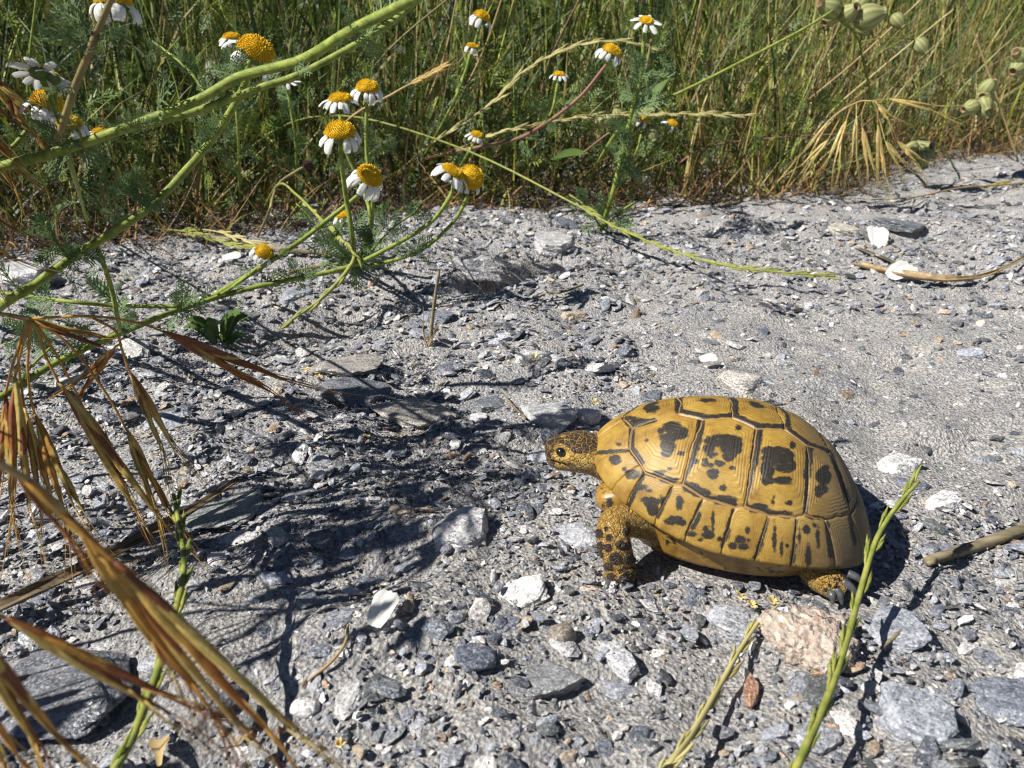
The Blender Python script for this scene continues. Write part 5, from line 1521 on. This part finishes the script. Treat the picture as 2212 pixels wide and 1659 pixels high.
campion('bladder campion with a pair of pods beside tall pale grass',
  [([('g', gnd(2300, 330, -0.002)), (2270, 200, 1.05), (2235, 130, 1.0)], [0.0014, 0.001], 'stem')],
  [(2204, 122, 0.98, 36, (-0.7, -0.4, 0.4), (2235, 132, 1.0)), (2200, 146, 0.98, 36, (-0.7, -0.5, -0.3), (2235, 134, 1.0))],
  cl)

# ------------------------------------------------------------------ small things on the ground
def rosette():
    p = gnd(475, 745)
    root = thing('leaf_rosette', 'small green rosette of lance shaped leaves among stones', 'plant', p)
    for tip, base, w in [((395, 708), (462, 738), 0.0035), ((398, 690), (470, 735), 0.0035), ((445, 695), (470, 738), 0.0040), ((525, 668), (482, 738), 0.0042), ((540, 682), (486, 740), 0.0036), ((500, 678), (478, 738), 0.0036), ((545, 735), (490, 748), 0.0034), ((430, 720), (466, 742), 0.003)]:
        B = gnd(*base, 0.001); T = at(*tip, B[1] - 0.004)
        if T[2] < 0.004: T = gnd(*tip, 0.006)
        m_ = (B + T) / 2 + np.array([0, 0, 0.006])
        obj('leaf', MB().strip([B, m_, T], [0.0012, w * 0.8, w, w * 0.7, 0.0003], (0, -0.5, 0.85), 9, 0.35).mesh('leaf', off=p), M['leaf'], root)
rosette()
def stub():
    p = gnd(929, 748)
    root = thing('dry_stub', 'upright dry grass stub with two fine sprouts at its foot', 'grass stub', p)
    obj('stalk', MB().tube([gnd(929, 748, -0.002), at(935, 680, p[1] - 0.002), at(948, 585, p[1] - 0.006)], [0.0013, 0.0012, 0.0010], 7, 14).mesh('stalk', off=p), M['wood'], root)
    for X, Y in ((914, 662), (912, 690), (948, 700), (955, 690)):
        obj('sprout', MB().tube([gnd(925, 752, -0.001), at((925 + X) / 2 - 3, 725, p[1]), at(X, Y, p[1] - 0.002)], [0.0006, 0.0004, 0.0001], 5, 8).mesh('sprout', off=p), M['straw'], root)
stub()
def blade_on_ground(name, label, cat, px, w, mat, dz=0.004, up=(0.1, -0.3, 1), fold=0.3, n=20):
    P = [gnd(X, Y, dz) for X, Y in px]
    loc = P[0]
    o = obj(name, None, None)
    bpy.data.objects.remove(o)
    mb = MB().strip(P, w, up, n, fold)
    me = mb.mesh(name, off=loc)
    ob = obj(name, me, mat); ob.location = [float(c) for c in loc]
    md = ob.modifiers.new('thick', 'SOLIDIFY'); md.thickness = 0.0004
    tag(ob, label, cat)
    return ob
def ridged_blade(label, px, w, dz, cols, roll=0.9, name='dry_leaf_blade'):
    P = catmull([gnd(X, Y, dz) for X, Y in px], 40)
    loc = P[0].copy()
    k = len(P); ww = np.interp(np.linspace(0, 1, k), np.linspace(0, 1, len(w)), w)
    T = np.gradient(P, axis=0); T /= np.linalg.norm(T, axis=1)[:, None]
    S = np.cross(T, (0.05, -0.25, 1)); S /= np.linalg.norm(S, axis=1)[:, None]; U = np.cross(S, T)
    m = 13
    V = []; Cc = []
    for i in range(k):
        for j in range(m):
            a = (j / (m - 1) - 0.5) * 2
            hz_ = ww[i] * (roll * a * a * 0.9 - 0.12 * (j % 2)) + 0.0002 * math.sin(i * 0.7 + j)
            V.append(P[i] + S[i] * ww[i] * math.sin(a * 1.25) / 0.95 * (1 + 0.05 * math.sin(i * 0.5)) + U[i] * hz_)
            Cc.append(np.array(cols[j % len(cols)]) * (0.8 + 0.4 * random.random()))
    F = [(i * m + j, i * m + j + 1, (i + 1) * m + j + 1, (i + 1) * m + j) for i in range(k - 1) for j in range(m - 1)]
    mb = MB().add(V, F, np.array(Cc))
    ob = obj(name, mb.mesh(name, off=loc), M['oldblade']); ob.location = [float(c) for c in loc]
    md = ob.modifiers.new('thick', 'SOLIDIFY'); md.thickness = 0.0003
    tag(ob, label, 'leaf')
ridged_blade('long rolled brown dry leaf blade lying across the stones', [(-140, 1372), (0, 1314), (130, 1255), (250, 1196), (400, 1112), (517, 1035)], [0.0022, 0.0024, 0.0024, 0.0023, 0.0020, 0.0008], 0.007, [(0.10, 0.075, 0.045), (0.22, 0.165, 0.10), (0.15, 0.11, 0.06), (0.27, 0.20, 0.11)])
ridged_blade('curved tan dry leaf strip on the pale far gravel', [(1850, 573), (1960, 598), (2060, 606), (2140, 592), (2230, 548)], [0.003, 0.0045, 0.003, 0.0014, 0.001], 0.005, [(0.30, 0.21, 0.11), (0.42, 0.32, 0.18), (0.34, 0.25, 0.13)])
blade_on_ground('dry_leaf_blade', 'short straw strip beside the white petal on far gravel', 'leaf', [(1850, 535), (1900, 552), (1950, 575)], [0.002, 0.003, 0.002], M['deadleaf'], 0.003)
def stick(label, px, rad, mat='wood', dz=0.002, name='dry_stick', cat='stick'):
    P = [gnd(X, Y, dz + rad * 0.6) for X, Y in px]
    loc = P[0]
    mb = MB().tube(P, [rad * 0.8, rad, rad * 1.05, rad * 0.9], 9, 26)
    V = mb.v[0]; q = V * 900
    mb.v[0] = V + (fbm(q[:, 0] * 0.3 + q[:, 2], q[:, 1] - q[:, 2], 2) * rad * 0.35)[:, None]
    me = mb.mesh(name, off=loc)
    ob = obj(name, me, M[mat]); ob.location = [float(c) for c in loc]
    tag(ob, label, cat)
stick('weathered grooved stick lying behind the tortoise', [(2002, 1213), (2100, 1182), (2212, 1143), (2330, 1100)], 0.0021)
stick('thin bent brown twig between the slate slab and the head', [(1088, 852), (1112, 880), (1140, 908)], 0.0005, 'deadleaf')
stick('fine brown twig bent in an angle beside the dark hollow', [(1075, 660), (1110, 618), (1200, 632), (1260, 615)], 0.0009, 'stem_brown', 0.004)
stick('pale prostrate dry stem at the foot of the daisies', [(380, 505), (520, 520), (620, 540), (720, 548)], 0.0018, 'wood', 0.003)
stick('short dark twig beside the blue grey slate plate', [(1905, 1400), (1950, 1360)], 0.0007)
stick('thin curved straw in the shaded gravel below the petal', [(665, 1470), (715, 1430), (745, 1390), (752, 1350)], 0.0005, 'straw')
stick('orange straw lying under the creeping daisy stems', [(620, 590), (690, 575), (760, 565)], 0.0011, 'straw', 0.004)
def yellow_leaf():
    P = [at(760, 500, 0.52), at(765, 560, 0.515), at(700, 640, 0.50), at(612, 703, 0.49)]
    p = gnd(770, 575)
    root = thing('ryegrass', 'narrow spike yellowing towards its drooping tip', 'grass', p, 'ryegrass spikes')
    C = catmull([at(640, 420, 0.62), at(690, 470, 0.56), at(740, 520, 0.525)] + P[1:], 60)
    obj('stalk', MB().tube([gnd(560, 470, -0.002), at(600, 400, 0.70), at(640, 420, 0.62), at(690, 470, 0.56), at(740, 520, 0.525)] + P[1:], [0.0010, 0.0010, 0.0013, 0.0016, 0.0008], 6, 50).mesh('stalk', off=p), M['spike'], root)
    for i in range(4, 58, 4):
        t = unit(C[i + 1] - C[i - 1]); s = unit(np.cross(t, (0, -0.8, 0.6))) * (1 if (i // 4) % 2 else -1)
        obj('spikelet', MB().tube([C[i], C[i] + t * 0.006 + s * 0.0013, C[i] + t * 0.012 + s * 0.0008], [0.0006, 0.0014, 0.0003], 6, 7).mesh('spikelet', off=p), M['spike'], root)
yellow_leaf()
# fallen petals and florets
def fallen_petal(X, Y, size_px, rz, label, group=None):
    p = gnd(X, Y, 0.0060)
    o = bpy.data.objects.new('fallen_petal', petal_flat); col.objects.link(o)
    s = size_px * px2m(X, Y)
    o.location = [float(c) for c in p]; o.rotation_euler = (Matrix.Rotation(0.40, 3, 'X') @ Matrix.Rotation(rz, 3, 'Z')).to_euler(); o.scale = (s, s * 1.05, s)
    tag(o, label, 'petal', group)
def flat_petal():
    nl, nw = 10, 9
    V = []
    for i in range(nl):
        t = i / (nl - 1)
        w = 0.31 * (0.55 + 0.45 * math.sin(min(1, t * 1.5) * math.pi / 2)) * (1 - 0.3 * max(0, t - 0.8) / 0.2)
        for j in range(nw):
            s = (j / (nw - 1) - 0.5) * 2
            notch = 0.05 * math.cos(s * math.pi * 1.5) ** 2 - 0.04 * s * s if i == nl - 1 else 0
            V.append((t + notch - 0.5, s * w * (1 + 0.04 * math.sin(9 * t)), 0.05 * math.sin(t * 3) + 0.015 * math.cos(s * 9) + 0.05 * s * s))
    F = [(i * nw + j, i * nw + j + 1, (i + 1) * nw + j + 1, (i + 1) * nw + j) for i in range(nl - 1) for j in range(nw - 1)]
    me = MB().add(V, F).mesh('fallen_petal'); me.materials.append(M['petal']); return me
petal_flat = flat_petal()

fallen_petal(826, 1316, 78, 1.25, 'bright white fallen petal lying on the grit between shadows')
fallen_petal(1895, 512, 60, 1.3, 'white fallen petal beside the overhanging dark slate plate')
fallen_petal(1945, 588, 62, 0.6, 'white fallen petal on the curved tan leaf strip')
fallen_petal(590, 470, 44, 0.8, 'white fallen petal among stones under the slanting thick stem')
for X, Y, r in ((500, 555, 0.3), (470, 640, 2.0), (1530, 775, 0.2)):
    fallen_petal(X, Y, 34, r, 'small white fallen petal scrap on the gravel', 'small petal scraps')
M['scrap'] = plant_material('floret_scrap', (0.62, 0.38, 0.05), (0.75, 0.66, 0.40), 400, 0.6, 0.2)
def scrap(X, Y, label, group, s=0.004):
    p = gnd(X, Y, 0.003)
    mb = MB()
    for k in range(5):
        a = k * 1.25 + random.random(); d = np.array([math.cos(a), math.sin(a), random.uniform(-0.1, 1.2)]) * random.uniform(0.5, 1.2)
        mb.strip([d * 0.0002, d * s * 0.3 + np.array([0, 0, s * 0.15]), d * s * 0.5], [s * 0.08, s * 0.24, s * 0.2], (0, 0, 1), 4, 0.4)
    o = obj('floret_scrap', mb.mesh('floret_scrap'), M['scrap']); o.location = [float(c) for c in p]
    tag(o, label, 'flower scrap', group)
for X, Y in ((1602, 1290), (1625, 1308), (1670, 1302)):
    scrap(X, Y, 'crumpled yellow floret scrap between belly and crumbly rock', 'floret scraps by the rock', 0.0038)
for X, Y in ((660, 800), (690, 815), (795, 945), (1155, 775), (880, 870), (1285, 870), (1190, 1000), (735, 1610), (1960, 640), (1745, 560)):
    scrap(X, Y, 'tiny yellow floret scrap on the gravel', 'scattered floret scraps', 0.0042)
ds = gnd(345, 1590, 0.004)
mb = MB().strip([np.zeros(3), np.array([0.0015, -0.004, 0.001]), np.array([0.004, -0.010, 0.0005])], [0.0022, 0.0030, 0.0012, 0.0006], (0, 0, 1), 8, 0.5)
o = obj('dead_leaf_scrap', mb.mesh('dead_leaf_scrap'), M['straw']); o.location = [float(c) for c in ds]
tag(o, 'curled tan leaf scrap below the rusty spikelets', 'leaf')

# ------------------------------------------------------------------ the verge behind: uncountable grass and feathery leaves
def edge_y(x):
    """front edge of the verge (metres) for a given x"""
    a = np.interp(x, [-0.75, -0.45, -0.30, -0.1, 0.1, 0.32, 0.42, 0.60, 0.9, 1.4], [0.66, 0.70, 0.76, 0.86, 0.90, 0.92, 1.02, 1.22, 1.38, 1.5])
    return a
def rand_verge(n, depth, x0=-1.1, x1=1.5, front=0.0, pw=1.3):
    x = rng.uniform(x0, x1, n)
    y = edge_y(x) + front + depth * rng.random(n) ** pw
    return x, y
dryness = lambda x: np.clip(smooth(0.05, 0.6, x) + 0.0, 0, 1)
def feather_mass():
    Vs, Fs, Cs = [], [], []; b = 0
    n = 7800
    x, y = rand_verge(n, 0.55, -1.05, 1.2, 0.0, 1.4)
    keepm = rng.random(n) > dryness(x) * 0.85
    x, y = x[keepm], y[keepm]
    for i in range(len(x)):
        v, f = MASSF[rng.integers(0, 8)]
        h = rng.random() ** 0.9 * min(0.09 + 0.62 * (y[i] - edge_y(x[i])), 0.26)
        d = unit(rng.normal(0, 1, 3) + np.array([0, -0.5, 0.5]))
        upv = unit(rng.normal(0, 1, 3))
        z = unit(upv - d * np.dot(upv, d)); A = np.stack([d, np.cross(z, d), z], 1) * rng.uniform(0.015, 0.036)
        Vs.append(v @ A.T + np.array([x[i], y[i], h + 0.01])); Fs.append(f + b); b += len(v)
        g = rng.uniform(0.35, 1.35)
        c = np.array([0.085, 0.15, 0.028]) * g if rng.random() < 0.7 else np.array([0.26, 0.33, 0.06]) * g
        Cs.append(np.broadcast_to(np.append(c, 1), (len(v), 4)))
    o = obj('feathery_foliage', fast_mesh('feathery_foliage', np.vstack(Vs), np.vstack(Fs), [('tint', 'FLOAT_COLOR', np.vstack(Cs))]), M['mass'])
    tag(o, 'dense dark green feathery foliage behind the daisies', 'foliage', kind='stuff')
feather_mass()
def blades(name, label, n, depth, lenr, wr, colors, lean=0.5, pw=1.2, x0=-1.1, x1=1.6, front=0.0, dens=None, seg=6, flat=0.0, base_z=(0, 0)):
    """many curved blades in one mesh, vectorised"""
    x, y = rand_verge(n, depth, x0, x1, front, pw)
    if dens is not None:
        k = rng.random(n) < dens(x, y); x, y = x[k], y[k]
    n = len(x)
    L = rng.uniform(*lenr, n); w = rng.uniform(*wr, n)
    L = L * np.clip(0.42 + (y - edge_y(x)) / 0.30, 0.4, 1.0)
    az = rng.uniform(0, 2 * np.pi, n); ln = np.abs(rng.normal(0, lean, n)) + flat
    bend = rng.normal(0.3, 0.45, n)
    t = np.linspace(0, 1, seg)
    ang = np.clip(ln[:, None] + bend[:, None] * t[None] * 1.4, -1.0, 2.2)
    ds = L[:, None] / (seg - 1)
    hor = np.concatenate([np.zeros((n, 1)), np.cumsum(np.sin(ang[:, :-1]) * ds, 1)], 1)
    ver = np.concatenate([np.zeros((n, 1)), np.cumsum(np.cos(ang[:, :-1]) * ds, 1)], 1)
    z0 = hgt(x, y) + rng.uniform(base_z[0], base_z[1] + 1e-6, n)
    ver = np.maximum(ver, -z0[:, None] + hgt(x, y)[:, None] + 0.003)
    P = np.stack([x[:, None] + hor * np.cos(az)[:, None], y[:, None] + hor * np.sin(az)[:, None], z0[:, None] + ver], -1)
    face = rng.uniform(0, np.pi, n)
    S = np.stack([np.cos(face), np.sin(face), np.zeros(n)], -1)
    ww = w[:, None] * (1 - t[None] ** 2.2 * 0.92)
    Va = P - S[:, None] * ww[..., None]; Vb = P + S[:, None] * ww[..., None]
    mid = P + np.stack([-np.sin(face), np.cos(face), np.zeros(n)], -1)[:, None] * (ww * 0.45)[..., None]
    V = np.stack([Va, mid, Vb], 2).reshape(-1, 3)
    base = (np.arange(n) * seg * 3)[:, None, None, None]
    si = (np.arange(seg - 1) * 3)[None, :, None, None]
    q = np.array([[0, 1, 4, 3], [1, 2, 5, 4]])[None, None]
    F = (base + si + q).reshape(-1, 4)
    cs = np.array([c for c, _ in colors]); pr = np.array([p for _, p in colors]); pr = pr / pr.sum()
    C = cs[rng.choice(len(cs), n, p=pr)] * rng.uniform(0.35, 1.35, n)[:, None]
    C = np.repeat(np.hstack([C, np.ones((n, 1))]), seg * 3, 0)
    o = obj(name, fast_mesh(name, V, F, [('tint', 'FLOAT_COLOR', C)], True), M['mass'])
    tag(o, label, 'grass', kind='stuff')
GREEN = [((0.085, 0.15, 0.022), 3), ((0.18, 0.25, 0.04), 3), ((0.09, 0.15, 0.06), 1.5), ((0.40, 0.45, 0.07), 3), ((0.48, 0.38, 0.14), 1.2)]
DRY = [((0.48, 0.36, 0.15), 3), ((0.36, 0.2, 0.07), 1.5), ((0.56, 0.47, 0.24), 3), ((0.36, 0.38, 0.10), 3)]
RUST = [((0.32, 0.16, 0.045), 3), ((0.48, 0.31, 0.12), 3), ((0.2, 0.12, 0.06), 2), ((0.3, 0.3, 0.08), 1)]
blades('grass', 'tall green grass filling the verge', 3800, 0.75, (0.13, 0.34), (0.0009, 0.0026), GREEN, 0.55, 1.1, dens=lambda x, y: 0.8 - 0.25 * dryness(x))
blades('background_grass', 'deep green grass further back in the verge', 5000, 1.3, (0.25, 0.55), (0.0014, 0.0035), GREEN + [((0.36, 0.33, 0.12), 2)], 0.3, 0.9, -1.8, 2.6, 0.35)
blades('far_grass', 'tall grass closing off the back of the verge', 5200, 1.2, (0.40, 0.80), (0.0020, 0.0050), GREEN + [((0.40, 0.36, 0.14), 3)], 0.25, 1.0, -2.6, 3.4, 0.9)
blades('dry_grass', 'straw yellow dry grass on the sunny side of the verge', 6500, 0.8, (0.12, 0.34), (0.0006, 0.0018), DRY, 0.6, 1.1, dens=lambda x, y: 0.12 + 0.9 * dryness(x))
blades('dry_thatch', 'tangled orange brown dead thatch along the gravel edge', 7500, 0.30, (0.07, 0.24), (0.0004, 0.0012), RUST, 0.6, 1.6, front=-0.04, flat=0.55, dens=lambda x, y: 0.8 + 0 * x)
blades('stalk_tangle', 'thin pale yellow green stalks leaning through the verge', 900, 0.55, (0.16, 0.36), (0.0006, 0.0011), [((0.42, 0.46, 0.12), 3), ((0.52, 0.44, 0.20), 3), ((0.30, 0.36, 0.09), 2), ((0.34, 0.16, 0.10), 1)], 0.75, 1.0)
blades('broad_grass', 'broad blue green grass blades in the shady part of the verge', 170, 0.35, (0.16, 0.30), (0.0025, 0.0045), [((0.10, 0.17, 0.09), 2), ((0.16, 0.22, 0.06), 2), ((0.45, 0.38, 0.20), 0.5)], 0.3, 1.0, -0.9, 0.1, 0.05, seg=9)
# a few stalks one can pick out
STALKS = [
 ('g', 100, 500, (95, 380), (60, 200), (80, -20), 'stem', 'slim upright green stalk beside the downward facing daisies'),
 ('g', 216, 480, (215, 400), (211, 320), (208, 238), 'wood', 'grey dead upright stem behind the thick slanting stem'),
 ('g', 430, 470, (400, 330), (380, 180), (300, -20), 'stem', 'smooth green stalk rising behind the hairy stems'),
 ('g', 620, 430, (700, 330), (820, 130), (1000, -30), 'stem_brown', 'thin brownish stalk leaning through dark foliage'),
 ('g', 880, 400, (960, 270), (1040, 120), (1090, -20), 'straw', 'straight tan straw leaning among the small daisies'),
 ('g', 700, 420, (690, 280), (780, 120), (850, -20), 'stem', 'green jointed stalk behind the pair of daisies'),
 ('g', 930, 420, (900, 300), (960, 120), (990, -20), 'straw', 'golden straw standing behind the slender chamomile'),
 ('g', 1120, 420, (1160, 300), (1180, 150), (1260, -20), 'stem_purple', 'dark purplish stalk crossing the high pale arch'),
 ('g', 1600, 400, (1700, 260), (1850, 130), (2010, -20), 'straw', 'long dry straw slanting up past the campion pods'),
 ('g', 1700, 400, (1780, 260), (1900, 150), (2060, 20), 'spike_dry', 'pale jointed straw holding the fanned brome'),
 ('g', 1500, 400, (1560, 250), (1590, 120), (1610, -20), 'spike', 'upright green stalk left of the swollen pods'),
 ('g', 2120, 330, (2080, 220), (1960, 90), (1900, -20), 'spike', 'green stalk leaning left over the nodding pods'),
 ('g', 2200, 350, (2150, 200), (2100, 60), (2060, -30), 'straw', 'thin tan stalk beside the pair of pods'),
 ('g', 1400, 430, (1500, 330), (1650, 300), (1900, 285), 'stem_purple', 'reddish stalk lying low along the verge edge')]
for i, (_, X, Y, a, b, c, mt, lab) in enumerate(STALKS):
    p = gnd(X, Y, -0.002); yw = p[1]
    P = [p, at(*a, yw), at(*b, yw + 0.01), at(*c, yw)]
    ob = obj('grass_stalk', MB().tube(P, [0.0014, 0.0012, 0.0009], 6, 24).mesh('grass_stalk', off=p), M[mt])
    ob.location = [float(q) for q in p]
    tag(ob, lab, 'grass stalk', 'single grass stalks')
